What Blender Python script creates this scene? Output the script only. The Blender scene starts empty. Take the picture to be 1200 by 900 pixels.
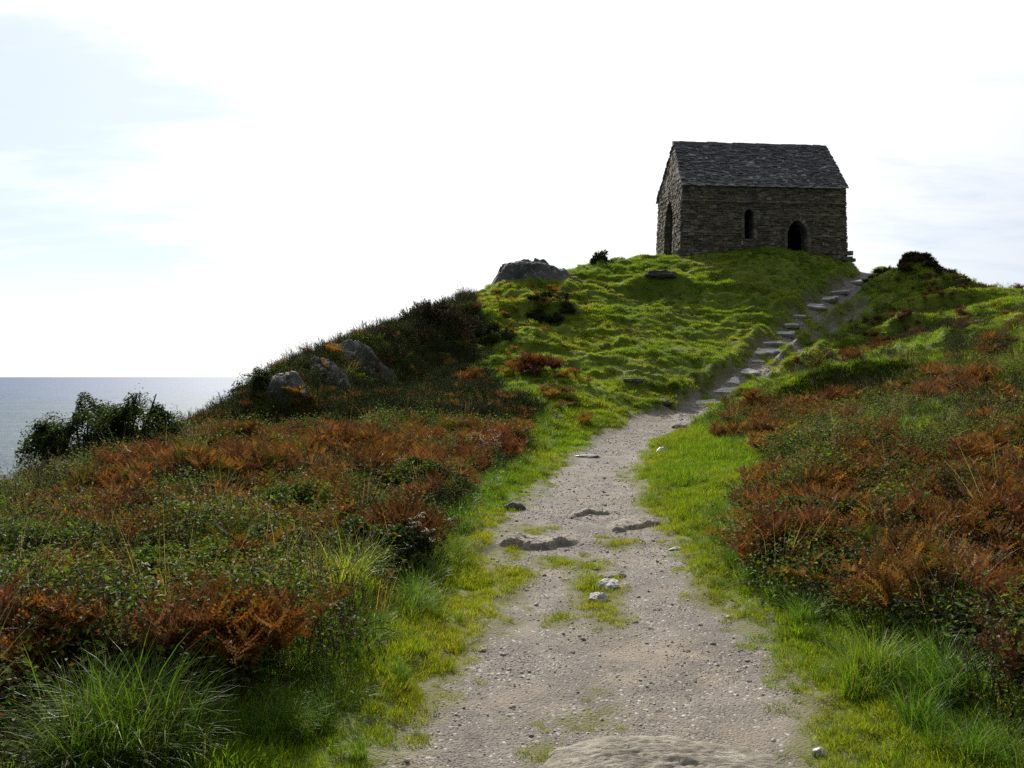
import bpy, math, random
import numpy as np
from mathutils import Vector, Matrix

scene = bpy.context.scene
COL = scene.collection
rng = np.random.default_rng(7)
random.seed(7)
F, CXP, HZ, EYE = 1039.0, 600.0, 441.0, 1.9
SEA_Z = -74.0
SUN_EL, SUN_AZ = math.radians(36), math.radians(-15)      # azimuth from +Y, negative = towards -X
SUN = Vector((math.sin(SUN_AZ)*math.cos(SUN_EL), math.cos(SUN_AZ)*math.cos(SUN_EL), math.sin(SUN_EL)))

# ------------------------------------------------------------------ noise
def _h(ix, iy, iz, s):
    with np.errstate(over='ignore'):
        h = (ix.astype(np.uint32)*np.uint32(374761393) + iy.astype(np.uint32)*np.uint32(668265263)
             + iz.astype(np.uint32)*np.uint32(2147483647) + np.uint32(s*974711 + 13))
        h = (h ^ (h >> np.uint32(13)))*np.uint32(1274126177)
        h = (h ^ (h >> np.uint32(16)))*np.uint32(2246822519)
        h = h ^ (h >> np.uint32(15))
    return h.astype(np.float64)/4294967295.0
def noise3(x, y, z, s=0):
    x, y, z = np.broadcast_arrays(np.asarray(x, float), np.asarray(y, float), np.asarray(z, float))
    fx, fy, fz = np.floor(x), np.floor(y), np.floor(z)
    ix, iy, iz = fx.astype(np.int64), fy.astype(np.int64), fz.astype(np.int64)
    q = lambda t: t*t*t*(t*(t*6-15)+10)
    u, v, w = q(x-fx), q(y-fy), q(z-fz)
    r = 0
    for a in (0, 1):
        for b in (0, 1):
            for c in (0, 1):
                r = r + (u if a else 1-u)*(v if b else 1-v)*(w if c else 1-w)*_h(ix+a, iy+b, iz+c, s)
    return r*2-1
def noise2(x, y, s=0):
    x, y = np.broadcast_arrays(np.asarray(x, float), np.asarray(y, float))
    fx, fy = np.floor(x), np.floor(y)
    ix, iy = fx.astype(np.int64), fy.astype(np.int64)
    z0 = np.zeros_like(ix)
    q = lambda t: t*t*t*(t*(t*6-15)+10)
    u, v = q(x-fx), q(y-fy)
    r = 0
    for a in (0, 1):
        for b in (0, 1):
            r = r + (u if a else 1-u)*(v if b else 1-v)*_h(ix+a, iy+b, z0, s)
    return r*2-1
def fbm(x, y, s=0, o=4, g=.5):
    r, a, t = 0, 1.0, 0
    for k in range(o):
        r = r + a*noise2(x*2**k + 17.3*k, y*2**k - 9.1*k, s+k); t += a; a *= g
    return r/t
def fbm3(x, y, z, s=0, o=4, g=.5):
    r, a, t = 0, 1.0, 0
    for k in range(o):
        r = r + a*noise3(x*2**k + 17.3*k, y*2**k - 9.1*k, z*2**k + 4.7*k, s+k); t += a; a *= g
    return r/t
def sm(a, b, x):
    t = np.clip((x-a)/(b-a), 0, 1)
    return t*t*(3-2*t)

# ------------------------------------------------------------------ the hill
def wp(px, py, d): return ((px-CXP)/F*d, d, EYE + (HZ-py)/F*d)
def xw(px, d): return ((px-CXP)/F*d, d)
PATH = [(716,900,4.3,222),(722,840,4.95,208),(720,760,6.2,156),(705,700,7.6,110),(690,650,9.3,94),(682,610,11,80),
        (690,570,13.7,52),(705,540,16.8,36),(732,515,20.2,29),(776,495,23.6,34),(815,480,25.4,25),(842,460,27.4,22),
        (871,440,29,22),(889,420,30.7,17),(908,400,32.4,15),(933,380,34.2,16),(962,360,36.2,18),(986,345,38,17),(1018,327,40.2,12)]
BRANCH = [(890,440,29.2,12),(926,420,31,15),(956,406,32.6,15),(984,391,34,11),(1010,375,35.6,9)]
CP = [wp(a, b, c) for a, b, c, _ in PATH]
CP += [wp(*p) for p in [
 (400,830,5.0),(500,700,7.6),(560,600,11.5),(640,510,20),(660,480,22.5),(980,830,5.0),(900,700,7.4),(840,600,11.5),(800,540,16.5),
 (835,510,20),(880,498,21.5),
 (330,490,20),(340,446,21),(400,460,23),(395,421,24.5),(450,450,25.5),(445,400,27.5),(500,425,28),(500,379,30),(560,400,31),(560,363,33.5),
 (450,482,20.5),(560,468,23),(600,336,36.5),(650,324,38.5),(700,314,40.5),(760,304,42),
 (900,297,40.7),(820,303,40.6),(960,300,41),(920,325,38.3),(850,315,39),(780,307,41.5),
 (760,330,38),(700,350,36),(700,400,31),(700,450,27),(640,440,26),(640,478,22.6),(780,400,31.8),(840,400,32.2),(840,360,35.5),(780,360,35.3),
 (620,380,32.5),(620,345,35.8),(900,350,36),(760,440,27.6),
 (1000,430,25.5),(950,450,24.5),(900,470,23.5),(1050,400,28.5),(1040,350,35),(1024,330,38.6),(1072,315,38.5),(1120,331,38),(1160,341,37.3),
 (1200,349,36.8),(1300,362,36),(1200,430,19.5),(1100,490,16.5),(1000,500,18),(1000,560,12.5),(1150,800,5.4),(1150,380,30)]]
CP += [(-6.6,22,1.15),(-8.2,26,.4),(-6.6,29,1.9),(-4.6,33,3.3),(-2.5,4,0),(-5,5,-.05),(-3,8,.03),(-5.6,9.3,-.1),(-4,12,.12),(-7.2,12.5,-.15),(-3,16,.32),(-5.4,16.5,.3),(-1.5,13,.12),
 (-9,9,-.8),(-9.5,12.5,-1.2),(-7.7,16,-.1),(-11,16,-1.9),(-12,20,-2.4),(-6.9,18,.3),(-6.75,20,.75),(-9.5,22,-.6),
 (-10,26,-1.2),(-10,32,.2),(-7,36,2.2),(-3,40,4.2),(0,44,5.2),(4,48,5.8),
 (-16,20,-7),(-18,30,-7),(-16,40,-5),(-8,48,0),(2,56,2),(12,58,4),(25,56,2),(35,45,0),(-14,8,-3.5),(-14,0,-3.5),
 (9,44,7.45),(12,44,7.45),(16,45,7.4),(12,48,7.2),(18,43.5,7.1),(17.5,47,6.5),(7,46,6.9),
 (4.8,8.3,.1),(4.3,9,.1),(14,12,2),(16,20,4.0),(12,6,.8),(22,30,5),(24,45,5),(30,38,2.5),
 (0,-6,-.2),(-8,-6,-1),(8,-6,.3),(0,0,0),(-5,0,-.4),(6,1,.1),(1,2,0)]
CP = np.array(CP)
def _U(r2): return np.where(r2 > 1e-12, .5*r2*np.log(np.maximum(r2, 1e-12)), 0)
_n = len(CP)
_d2 = ((CP[:, None, :2]-CP[None, :, :2])**2).sum(-1)
_A = np.zeros((_n+3, _n+3)); _A[:_n, :_n] = _U(_d2) + np.eye(_n)*.08
_A[:_n, _n] = 1; _A[:_n, _n+1] = CP[:, 0]; _A[:_n, _n+2] = CP[:, 1]; _A[_n:, :_n] = _A[:_n, _n:].T
_w = np.linalg.solve(_A, np.r_[CP[:, 2], 0, 0, 0])
def H0(x, y):
    x = np.asarray(x, float); y = np.asarray(y, float); sh = x.shape
    xf, yf = x.ravel(), y.ravel(); out = np.empty_like(xf)
    for i in range(0, len(xf), 40000):
        a, b = xf[i:i+40000], yf[i:i+40000]
        r2 = (a[:, None]-CP[None, :, 0])**2 + (b[:, None]-CP[None, :, 1])**2
        out[i:i+40000] = _U(r2)@_w[:_n] + _w[_n] + _w[_n+1]*a + _w[_n+2]*b
    z = out.reshape(sh)
    r = np.sqrt((x-4)**2 + (y-22)**2)
    k = sm(30, 55, r)
    return np.maximum(z*(1-k) + k*(2-(np.maximum(r-30, 0)**1.35)*.75), -95)
def segdist(x, y, pts):
    best = np.full(np.shape(x), 1e9)
    for (x0, y0, w0), (x1, y1, w1) in zip(pts[:-1], pts[1:]):
        dx, dy = x1-x0, y1-y0
        t = np.clip(((x-x0)*dx + (y-y0)*dy)/(dx*dx+dy*dy), 0, 1)
        d = np.hypot(x-x0-t*dx, y-y0-t*dy) - (w0 + t*(w1-w0))
        best = np.minimum(best, d)
    return best
PP = [(.3,-9,.9),(.42,-2,1.0),(.44,2,1.03)] + [(*xw(a, c), e/F*c) for a, b, c, e in PATH] + [(17.3,43.5,.4),(18.2,47,.4)]
BP = [(*xw(a, c), e/F*c) for a, b, c, e in BRANCH]
def _march(fn, px, py, d0=3.2, d1=60):
    d = np.arange(d0, d1, .03)
    x = (px-CXP)/F*d; z = EYE + (HZ-py)/F*d
    g = fn(x, d); k = np.argmax(g >= z) if (g >= z).any() else np.argmax(g-z)
    return float(x[k]), float(d[k]), float(g[k])
ISL = []
for px, py, rx, ry in [(700,692,32,30),(708,716,26,14),(655,720,14,6),(690,665,22,10),(678,840,38,9),(702,808,10,3),(640,872,14,10),(712,826,12,5),
                       (600,640,16,18),(590,690,25,16),(600,670,30,12),(575,725,30,8),(650,655,30,6),(724,633,22,6),(908,422,7,4),(928,410,10,5),(947,397,12,5),(964,384,11,4),(980,369,8,4),(987,355,6,3),(838,470,10,4),(880,433,7,3),(790,548,18,9),(742,560,9,10),(620,618,26,5)]:
    x, y, _ = _march(H0, px, py)
    dz = EYE-_
    ISL.append((x, y, rx/F*y, max(ry/F*y*y/max(dz, .5), .05)))
def path_sd(x, y):
    """signed distance to the path edge in metres, ragged; <0 on the path"""
    s = np.minimum(segdist(x, y, PP), segdist(x, y, BP))
    up = sm(21, 27, y)
    s = s + fbm(x*1.1, y*.9, 31, 4)*(.20-.02*up) + fbm(x*5, y*4, 35, 3)*.10 + up*.05
    for a, b, ra, rb in ISL:
        e = (1-np.sqrt(((x-a)/ra)**2 + ((y-b)/rb)**2))*min(ra, rb)*1.2 + fbm(x*6, y*4, 41, 3)*.1
        s = np.maximum(s, np.where(e > -.3, e, -9))
    return s
def inpoly(x, y, poly):
    c = np.zeros(np.shape(x), bool); n = len(poly)
    for i in range(n):
        x0, y0 = poly[i]; x1, y1 = poly[i-1]
        c ^= ((y0 > y) != (y1 > y)) & (x < (x1-x0)*(y-y0)/((y1-y0) or 1e-9) + x0)
    return c
LZP = [xw(*p) for p in [(285,4.2),(385,5.7),(462,7.6),(500,10.5),(555,14),(605,18),(640,21.8),(590,24),(565,28),(580,31),(560,34)]] + \
      [(-3,41),(-13,41),(-21,25),(-15,10),(-9,2),(-2.6,2)]
RZP = [xw(*p) for p in [(1190,4.4),(1075,5.7),(965,6.6),(895,8),(875,10),(905,12.5),(930,14.5),(868,19),(845,23.3),(900,24.5),(1000,25),(1120,23),(1300,24)]] + \
      [(26,24),(26,2),(4,2)]
def jit(x, y, a=.35):
    return x + a*fbm(x*.9, y*.9, 51, 3), y + a*fbm(x*.9, y*.9, 57, 3)
def zl(x, y): return inpoly(*jit(x, y), LZP)
def zr(x, y): return inpoly(*jit(x, y), RZP)
def gb(x, y, a, b, ra, rb): return np.exp(-(((x-a)/ra)**2 + ((y-b)/rb)**2))
def feat(px, d): return xw(px, d)
def H(x, y):
    x = np.asarray(x, float); y = np.asarray(y, float)
    z = H0(x, y)
    s = np.minimum(segdist(x, y, PP), segdist(x, y, BP))
    on = 1-sm(-.25, .35, s)
    hill = sm(19, 25, y)*(1-.75*gb(x, y, 12.5, 44.5, 6, 3.2))
    # terracettes: treads and little risers with ragged edges
    q = z/.42 + 1.6*fbm(x*.33, y*.42, 3, 3) + .35*fbm(x*1.5, y*1.5, 8, 2)
    f = q-np.floor(q)
    saw = np.where(f < .72, -f/.72, -1+(f-.72)/.28)+.5
    amp = sm(-.2, .5, fbm(x*.25+4, y*.3, 9, 2)+.35)
    t = .125*saw*amp + .30*fbm(x*.35, y*.5, 12, 4)*.8 + .10*fbm(x*1.2, y*1.9, 13, 3)
    t = t + .10*fbm(x*2.6, y*3.2, 18, 3) + .04*(.17*saw*amp > .03)
    z = z + hill*(1-.8*on)*t*1.12
    z = z + (1-hill)*(1-on)*(.055*fbm(x*1.3, y*1.3, 14, 3) + .045*fbm(x*3.2, y*3.2, 16, 2)) + .015*fbm(x*2.2, y*2.2, 15, 3)
    # worn path
    z = z - on*(.04 + .22*sm(24, 28, y)*(1-sm(-.3, .2, s)*.3))
    lip = np.exp(-((s-.28)/.22)**2)*sm(24, 27, y)*.14
    z = z + lip*(1+.8*fbm(x*1.2, y*1.2, 22, 2))
    # scar with a dark overhang on the slope, hollows on the right bank
    ax, ay = feat(772, 37.2)
    z = z + .50*gb(x, y, ax, ay+.40, 1.25, .42) - .62*gb(x, y, ax, ay-.50, 1.35, .5)
    for px, d, ra, hh in ((1065,30.5,1.7,.5),(1010,22.5,1.6,.45),(1120,33,1.6,.4),(955,22.8,1.0,.3),(1130,24,1.5,.4),(640,33.5,1.2,.35),(610,30.5,1.1,.3)):
        ax, ay = feat(px, d)
        z = z + hh*(gb(x, y, ax, ay+.5, ra, .5) - gb(x, y, ax, ay-.45, ra*1.1, .5))
    z = z + vegsoft(x, y)*(1-sm(15, 20, y))*(.10 + .34*np.maximum(fbm(x*.75, y*.75, 111, 3)+.15, -.1))
    ax, ay = feat(1072, 38.2); z = z + .45*gb(x, y, ax, ay, 1.0, .9)
    for px, d, hh in ((325,20.2,.3),(352,21.4,.35),(382,22.9,.4),(412,24.6,.4),(445,26.4,.4),(480,28.2,.4),(515,29.9,.35),(548,31.6,.3)):
        ax, ay = feat(px, d)
        z = z + hh*(.12*gb(x, y, ax-.45, ay+.3, .6, .6) - .9*gb(x, y, ax+.6, ay-.4, .95, .95))
    return z
def vegsoft(x, y):
    t = 0
    for dx, dy in ((0,0),(.5,0),(-.5,0),(0,.5),(0,-.5)): t = t + (zl(x+dx, y+dy) | zr(x+dx, y+dy))
    return t/5.0
def hit(px, py, d0=3.2): return _march(H, px, py, d0)
EXC = [(*hit(px, py)[:2], q) for px, py, q in ((130,892,.75),(140,930,.6),(310,870,.3),(1025,800,.34),(1105,815,.34),(395,690,.42),(300,790,.22),(30,800,.3))]
def gz(x, y): return float(H(np.array([x]), np.array([y]))[0])

# ------------------------------------------------------------------ object helpers
def tag(o, label=None, cat=None, group=None, kind=None, tint=None):
    if label: o['label'] = label
    if cat: o['category'] = cat
    if group: o['group'] = group
    if kind: o['kind'] = kind
    if tint is not None: o['tint'] = [float(t) for t in tint]
    return o
def mk_mesh(name, v, f, col=None, mats=(), mi=None, smooth=False, attrs=None):
    v = np.asarray(v, np.float32); f = np.asarray(f, np.int32); k = f.shape[1]
    me = bpy.data.meshes.new(name)
    me.vertices.add(len(v)); me.vertices.foreach_set('co', v.ravel())
    me.loops.add(f.size); me.loops.foreach_set('vertex_index', f.ravel())
    me.polygons.add(len(f)); me.polygons.foreach_set('loop_start', np.arange(0, f.size, k, dtype=np.int32))
    me.polygons.foreach_set('use_smooth', np.full(len(f), smooth))
    if mi is not None: me.polygons.foreach_set('material_index', np.asarray(mi, np.int32))
    if col is not None:
        a = me.attributes.new('Col', 'FLOAT_VECTOR', 'POINT'); a.data.foreach_set('vector', np.asarray(col, np.float32).ravel())
    for n, d in (attrs or {}).items():
        a = me.attributes.new(n, 'FLOAT', 'POINT'); a.data.foreach_set('value', np.asarray(d, np.float32).ravel())
    for m in mats: me.materials.append(m)
    me.update(calc_edges=True); me.validate()
    return me
def link(name, me, parent=None, loc=None):
    o = bpy.data.objects.new(name, me); COL.objects.link(o)
    if parent: o.parent = parent
    if loc is not None: o.location = loc
    return o
def empty(name, loc, rz=0):
    o = bpy.data.objects.new(name, None); COL.objects.link(o); o.location = loc; o.rotation_euler = (0, 0, rz); o.empty_display_size = .2
    return o

class G:
    """accumulates triangles: vertices, faces, vertex colours, material indices"""
    def __init__(s): s.v, s.f, s.c, s.m, s.n = [], [], [], [], 0
    def add(s, v, f, c, m=0):
        v = np.asarray(v, float).reshape(-1, 3); f = np.asarray(f, int).reshape(-1, 3)
        c = np.broadcast_to(np.asarray(c, float), v.shape)
        s.v.append(v); s.f.append(f+s.n); s.c.append(c); s.m.append(np.full(len(f), m)); s.n += len(v)
    def join(s, g, M=None, cm=1.0):
        v, f, c, m = g.arrays()
        if M is not None:
            A = np.array(M); v = v@A[:3, :3].T + A[:3, 3]
        s.v.append(v); s.f.append(f+s.n); s.c.append(c*cm); s.m.append(m); s.n += len(v)
    def arrays(s): return np.concatenate(s.v), np.concatenate(s.f), np.concatenate(s.c), np.concatenate(s.m)
    def mesh(s, name, mats, smooth=False):
        v, f, c, m = s.arrays(); return mk_mesh(name, v, f, c, mats, m, smooth)

BOXF = np.array([(0,2,1),(0,3,2),(4,5,6),(4,6,7),(0,1,5),(0,5,4),(1,2,6),(1,6,5),(2,3,7),(2,7,6),(3,0,4),(3,4,7)])

# ------------------------------------------------------------------ materials
def new_mat(name):
    m = bpy.data.materials.new(name); m.use_nodes = True; nt = m.node_tree; nt.nodes.clear()
    return m, nt
def N(nt, t, **kw):
    n = nt.nodes.new('ShaderNode'+t)
    for k, v in kw.items():
        if k.startswith('i_'):
            key = k[2:]; n.inputs[int(key) if key.isdigit() else key].default_value = v
        else: setattr(n, k, v)
    return n
def L(nt, a, b): nt.links.new(a, b)
def mixc(nt, fac, a, b, mode='MIX'):
    n = nt.nodes.new('ShaderNodeMix'); n.data_type = 'RGBA'; n.blend_type = mode
    for s, x in ((n.inputs[0], fac), (n.inputs[6], a), (n.inputs[7], b)):
        if hasattr(x, 'is_linked') or isinstance(x, bpy.types.NodeSocket): nt.links.new(x, s)
        else: s.default_value = x if not isinstance(x, tuple) else (*x, 1)[:4]
    return n.outputs[2]
def math_(nt, op, a, b=0.0, clamp=False):
    n = nt.nodes.new('ShaderNodeMath'); n.operation = op; n.use_clamp = clamp
    for s, x in zip(n.inputs, (a, b)):
        if isinstance(x, bpy.types.NodeSocket): nt.links.new(x, s)
        else: s.default_value = x
    return n.outputs[0]
def ramp(nt, x, a, b, c0=0.0, c1=1.0):
    n = nt.nodes.new('ShaderNodeMapRange'); n.interpolation_type = 'SMOOTHSTEP'
    nt.links.new(x, n.inputs[0])
    for i, q in enumerate((a, b, c0, c1)): n.inputs[i+1].default_value = q
    return n.outputs[0]
def tex(nt, vec, scale, detail=4, rough=.55, dist=0.0):
    n = nt.nodes.new('ShaderNodeTexNoise'); n.inputs['Scale'].default_value = scale; n.inputs['Detail'].default_value = detail
    n.inputs['Roughness'].default_value = rough; n.inputs['Distortion'].default_value = dist
    nt.links.new(vec, n.inputs['Vector']); return n.outputs[0]
def foliage(name, trans=.4, rough=.5, spec=.3, jitter=.5, tr_tint=(1.1,1.1,.6)):
    m, nt = new_mat(name)
    a = N(nt, 'Attribute', attribute_name='Col'); t = N(nt, 'Attribute', attribute_type='INSTANCER', attribute_name='tint')
    oi = N(nt, 'ObjectInfo')
    c = mixc(nt, 1.0, a.outputs['Color'], t.outputs['Color'], 'MULTIPLY')
    hs = N(nt, 'HueSaturation'); L(nt, c, hs.inputs['Color'])
    L(nt, math_(nt, 'ADD', math_(nt, 'MULTIPLY', oi.outputs['Random'], .03), .487), hs.inputs['Hue'])
    r2 = math_(nt, 'FRACT', math_(nt, 'MULTIPLY', oi.outputs['Random'], 37.7))
    L(nt, math_(nt, 'ADD', math_(nt, 'MULTIPLY', r2, jitter), 1-jitter/2), hs.inputs['Value'])
    p = N(nt, 'BsdfPrincipled', i_Roughness=rough); p.inputs['Specular IOR Level'].default_value = spec
    L(nt, hs.outputs[0], p.inputs['Base Color'])
    tr = N(nt, 'BsdfTranslucent'); L(nt, mixc(nt, 1.0, hs.outputs[0], tr_tint, 'MULTIPLY'), tr.inputs['Color'])
    ms = N(nt, 'MixShader', i_0=trans); L(nt, p.outputs[0], ms.inputs[1]); L(nt, tr.outputs[0], ms.inputs[2])
    o = N(nt, 'OutputMaterial'); L(nt, ms.outputs[0], o.inputs[0])
    return m
M_GRASS = foliage('grass_blade', .52, .5, .18, .5, (1.3,1.2,.4))
M_LONG = foliage('long_grass', .45, .45, .2, .4, (1.2,1.15,.5))
M_BRACK = foliage('bracken_frond', .32, .65, .08, .5, (1.25,.95,.6))
M_LEAF = foliage('leathery_leaf', .42, .55, .07, .4, (1.15,1.2,.4))
M_TWIG = foliage('twig', .05, .7, .1, .4)

def rock_mat(name, c0, c1, lichen, la=.62, scale=1.0, rough=.8, bump=.5, strata=None, usecol=False, spec=.3):
    m, nt = new_mat(name)
    g = N(nt, 'TexCoord'); v = g.outputs['Object']
    n1 = tex(nt, v, 2.2*scale, 6, .65, .3); n2 = tex(nt, v, 14*scale, 5, .7); n3 = tex(nt, v, 5*scale, 5, .7, .8)
    c = mixc(nt, ramp(nt, n1, .35, .65), c0, c1)
    c = mixc(nt, ramp(nt, n2, .35, .75, .55, 1.0), (0.03,.028,.025), c)
    if usecol:
        a = N(nt, 'Attribute', attribute_name='Col'); c = mixc(nt, 1.0, c, a.outputs['Color'], 'MULTIPLY')
    c = mixc(nt, math_(nt, 'MULTIPLY', ramp(nt, n3, la, la+.05), ramp(nt, n2, .4, .55)), c, lichen)
    hgt = math_(nt, 'ADD', math_(nt, 'MULTIPLY', n2, .5), n3)
    if strata:
        mp = N(nt, 'Mapping'); mp.inputs['Scale'].default_value = (1.2, strata, strata*1.5); mp.inputs['Rotation'].default_value = (0, 0, .12); L(nt, v, mp.inputs[0])
        w = tex(nt, mp.outputs[0], 3.0, 6, .7, .5); hgt = math_(nt, 'ADD', hgt, math_(nt, 'MULTIPLY', w, 1.6))
        c = mixc(nt, ramp(nt, w, .5, .68, 0, .75), c, tuple(.62*k for k in c0))
        c = mixc(nt, ramp(nt, w, .46, .36, 0, .4), c, lichen)
    b = N(nt, 'Bump', i_Strength=bump, i_Distance=.03); L(nt, hgt, b.inputs['Height'])
    p = N(nt, 'BsdfPrincipled', i_Roughness=rough); p.inputs['Specular IOR Level'].default_value = spec
    L(nt, c, p.inputs['Base Color']); L(nt, b.outputs[0], p.inputs['Normal'])
    o = N(nt, 'OutputMaterial'); L(nt, p.outputs[0], o.inputs[0]); return m
M_ROCK = rock_mat('cliff_rock', (.062,.059,.055), (.140,.132,.122), (.38,.37,.33), .585)
M_SLAB = rock_mat('tan_bedrock', (.29,.245,.185), (.41,.36,.28), (.46,.43,.37), .64, 1.6, .8, .75, 7)
M_STEP = rock_mat('step_stone', (.26,.24,.22), (.40,.375,.345), (.42,.41,.38), .62, 1.5, .30, .3, None, False, .7)
M_SCAR = rock_mat('peaty_rock', (.035,.03,.024), (.07,.06,.05), (.12,.11,.09), .7)
M_WHITE = rock_mat('white_quartz', (.36,.33,.285), (.55,.52,.475), (.66,.64,.60), .5, 3, .6, .5)
M_PEB = rock_mat('pebble', (.8,.8,.8), (1,1,1), (1,1,1), .9, 8, .75, .3, None, True)
M_MASON = rock_mat('rubble_stone', (1.15,1.08,1.01), (1.72,1.62,1.50), (.46,.45,.40), .66, .9, .9, .6, None, True)
M_SLATE = rock_mat('stone_slate', (.85,.84,.86), (1.25,1.22,1.24), (.50,.49,.47), .61, 1.3, .75, .5, None, True)
M_MORTAR = rock_mat('lime_mortar', (.085,.08,.07), (.15,.14,.12), (.3,.29,.26), .7, 2, .95, .6)

def ground_mat():
    m, nt = new_mat('hill_ground')
    g = N(nt, 'NewGeometry'); v = g.outputs['Position']
    a = N(nt, 'Attribute', attribute_name='psd').outputs['Fac']; vg = N(nt, 'Attribute', attribute_name='veg').outputs['Fac']
    hl = N(nt, 'Attribute', attribute_name='hill').outputs['Fac']
    n1 = tex(nt, v, .9, 5, .6); n2 = tex(nt, v, 7, 5, .65); n3 = tex(nt, v, 45, 4, .7); n0 = tex(nt, v, .35, 3)
    grass = mixc(nt, ramp(nt, n1, .38, .62), (.125,.185,.009), (.19,.235,.016))
    grass = mixc(nt, ramp(nt, n2, .45, .75, 0, .6), grass, (.13,.12,.045))
    grass = mixc(nt, ramp(nt, n3, .35, .7, .45, 1), (.022,.036,.004), grass)
    litter_shade = mixc(nt, ramp(nt, n2, .4, .65), (.022,.018,.010), (.07,.04,.018))  # bracken litter, its brown darkened to paint deep shade between the plants
    base = mixc(nt, math_(nt, 'MULTIPLY', vg, .85), grass, litter_shade)
    # gravel
    vor = N(nt, 'TexVoronoi'); vor.inputs['Scale'].default_value = 60; L(nt, v, vor.inputs['Vector'])
    vor2 = N(nt, 'TexVoronoi'); vor2.inputs['Scale'].default_value = 140; L(nt, v, vor2.inputs['Vector'])
    sep = N(nt, 'SeparateColor'); L(nt, vor.outputs['Color'], sep.inputs[0]); sep2 = N(nt, 'SeparateColor'); L(nt, vor2.outputs['Color'], sep2.inputs[0])
    gr = mixc(nt, sep.outputs[0], (.120,.103,.085), (.228,.200,.170))
    gr = mixc(nt, .45, gr, mixc(nt, sep2.outputs[1], (.092,.078,.065), (.257,.226,.193)))
    gr = mixc(nt, math_(nt, 'GREATER_THAN', sep.outputs[1], .96), gr, (.46,.43,.40))
    dust = mixc(nt, ramp(nt, n3, .3, .7), (.195,.158,.114), (.265,.22,.163))
    dm = ramp(nt, math_(nt, 'ADD', math_(nt, 'MULTIPLY', n1, .7), math_(nt, 'MULTIPLY', n2, .3)), .46, .62, 0, .85)
    gr = mixc(nt, dm, gr, dust)
    nm = tex(nt, v, 2.3, 4, .6, .6); gr = mixc(nt, 1.0, gr, mixc(nt, ramp(nt, nm, .32, .68), (.74,.735,.74), (1.16,1.14,1.12)), 'MULTIPLY')
    gr = mixc(nt, math_(nt, 'MULTIPLY', ramp(nt, n0, .5, .7), .35), gr, (.16,.14,.12))
    edge = math_(nt, 'ADD', a, math_(nt, 'MULTIPLY', math_(nt, 'SUBTRACT', n2, .5), .5))
    edge = math_(nt, 'ADD', edge, math_(nt, 'MULTIPLY', math_(nt, 'SUBTRACT', n3, .5), .3))
    worn = mixc(nt, ramp(nt, n3, .4, .65), (.125,.105,.055), (.11,.125,.025))
    k1 = ramp(nt, edge, .05, .5); k0 = ramp(nt, edge, -.12, .06)
    c = mixc(nt, k1, worn, base); c = mixc(nt, k0, gr, c)
    # bare worn streaks on the slope
    bs = math_(nt, 'MULTIPLY', ramp(nt, n0, .56, .68), ramp(nt, n2, .48, .62))
    c = mixc(nt, math_(nt, 'MULTIPLY', math_(nt, 'MULTIPLY', bs, hl), .55), c, (.19,.17,.11))
    hgt = math_(nt, 'ADD', math_(nt, 'MULTIPLY', vor.outputs['Distance'], -.6), math_(nt, 'MULTIPLY', n3, .8))
    hgt = math_(nt, 'ADD', hgt, math_(nt, 'MULTIPLY', n2, 1.2))
    b = N(nt, 'Bump', i_Strength=.7, i_Distance=.02); L(nt, hgt, b.inputs['Height'])
    p = N(nt, 'BsdfPrincipled', i_Roughness=.85); p.inputs['Specular IOR Level'].default_value = .25
    L(nt, c, p.inputs['Base Color']); L(nt, b.outputs[0], p.inputs['Normal'])
    o = N(nt, 'OutputMaterial'); L(nt, p.outputs[0], o.inputs[0]); return m
M_GROUND = ground_mat()

# ------------------------------------------------------------------ terrain sheet, split into ground and path
def axis(segs):
    out = [segs[0][0]]
    for a, b, s in segs:
        n = max(1, int(round((b-a)/s))); out += list(np.linspace(a, b, n+1)[1:])
    return np.array(out)
ax_ = axis([(-130,-40,6),(-40,-14,1.2),(-14,-7,.25),(-7,-3,.1),(-3,5,.06),(5,18,.085),(18,26,.2),(26,45,1.2),(45,130,6)])
ay_ = axis([(-110,-14,6),(-14,0,.9),(0,3,.25),(3,10,.055),(10,20,.075),(20,43,.085),(43,52,.3),(52,70,1.5),(70,150,6)])
X, Y = np.meshgrid(ax_, ay_)
Z = H(X, Y); PSD = path_sd(X, Y)
VEG = (zl(X, Y) | zr(X, Y)).astype(float)
HILL = sm(20, 26, Y)
nx, ny = len(ax_), len(ay_)
idx = np.arange(nx*ny).reshape(ny, nx)
faces = np.stack([idx[:-1, :-1], idx[:-1, 1:], idx[1:, 1:], idx[1:, :-1]], -1).reshape(-1, 4)
V = np.stack([X, Y, Z], -1).reshape(-1, 3)
gy, gx = np.gradient(Z, ay_, ax_)
NRM = np.stack([-gx, -gy, np.ones_like(Z)], -1).reshape(-1, 3); NRM /= np.linalg.norm(NRM, axis=1)[:, None]
ps = PSD.ravel(); onp = ps[faces].mean(1) < 0
for nm, sel in (('ground', ~onp), ('path', onp)):
    fs = faces[sel]; u, inv = np.unique(fs, return_inverse=True)
    me = mk_mesh(nm, V[u], inv.reshape(-1, 4), None, [M_GROUND], None, True,
                 {'psd': np.clip(ps[u], -1, 2), 'veg': VEG.ravel()[u], 'hill': HILL.ravel()[u]})
    me.normals_split_custom_set_from_vertices([tuple(n) for n in NRM[u]])
    tag(link(nm, me), {'ground': 'grassy headland hill rising from the path to the chapel', 'path': 'grey gravel footpath winding up to the stone chapel'}[nm], nm, kind='structure')

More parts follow.
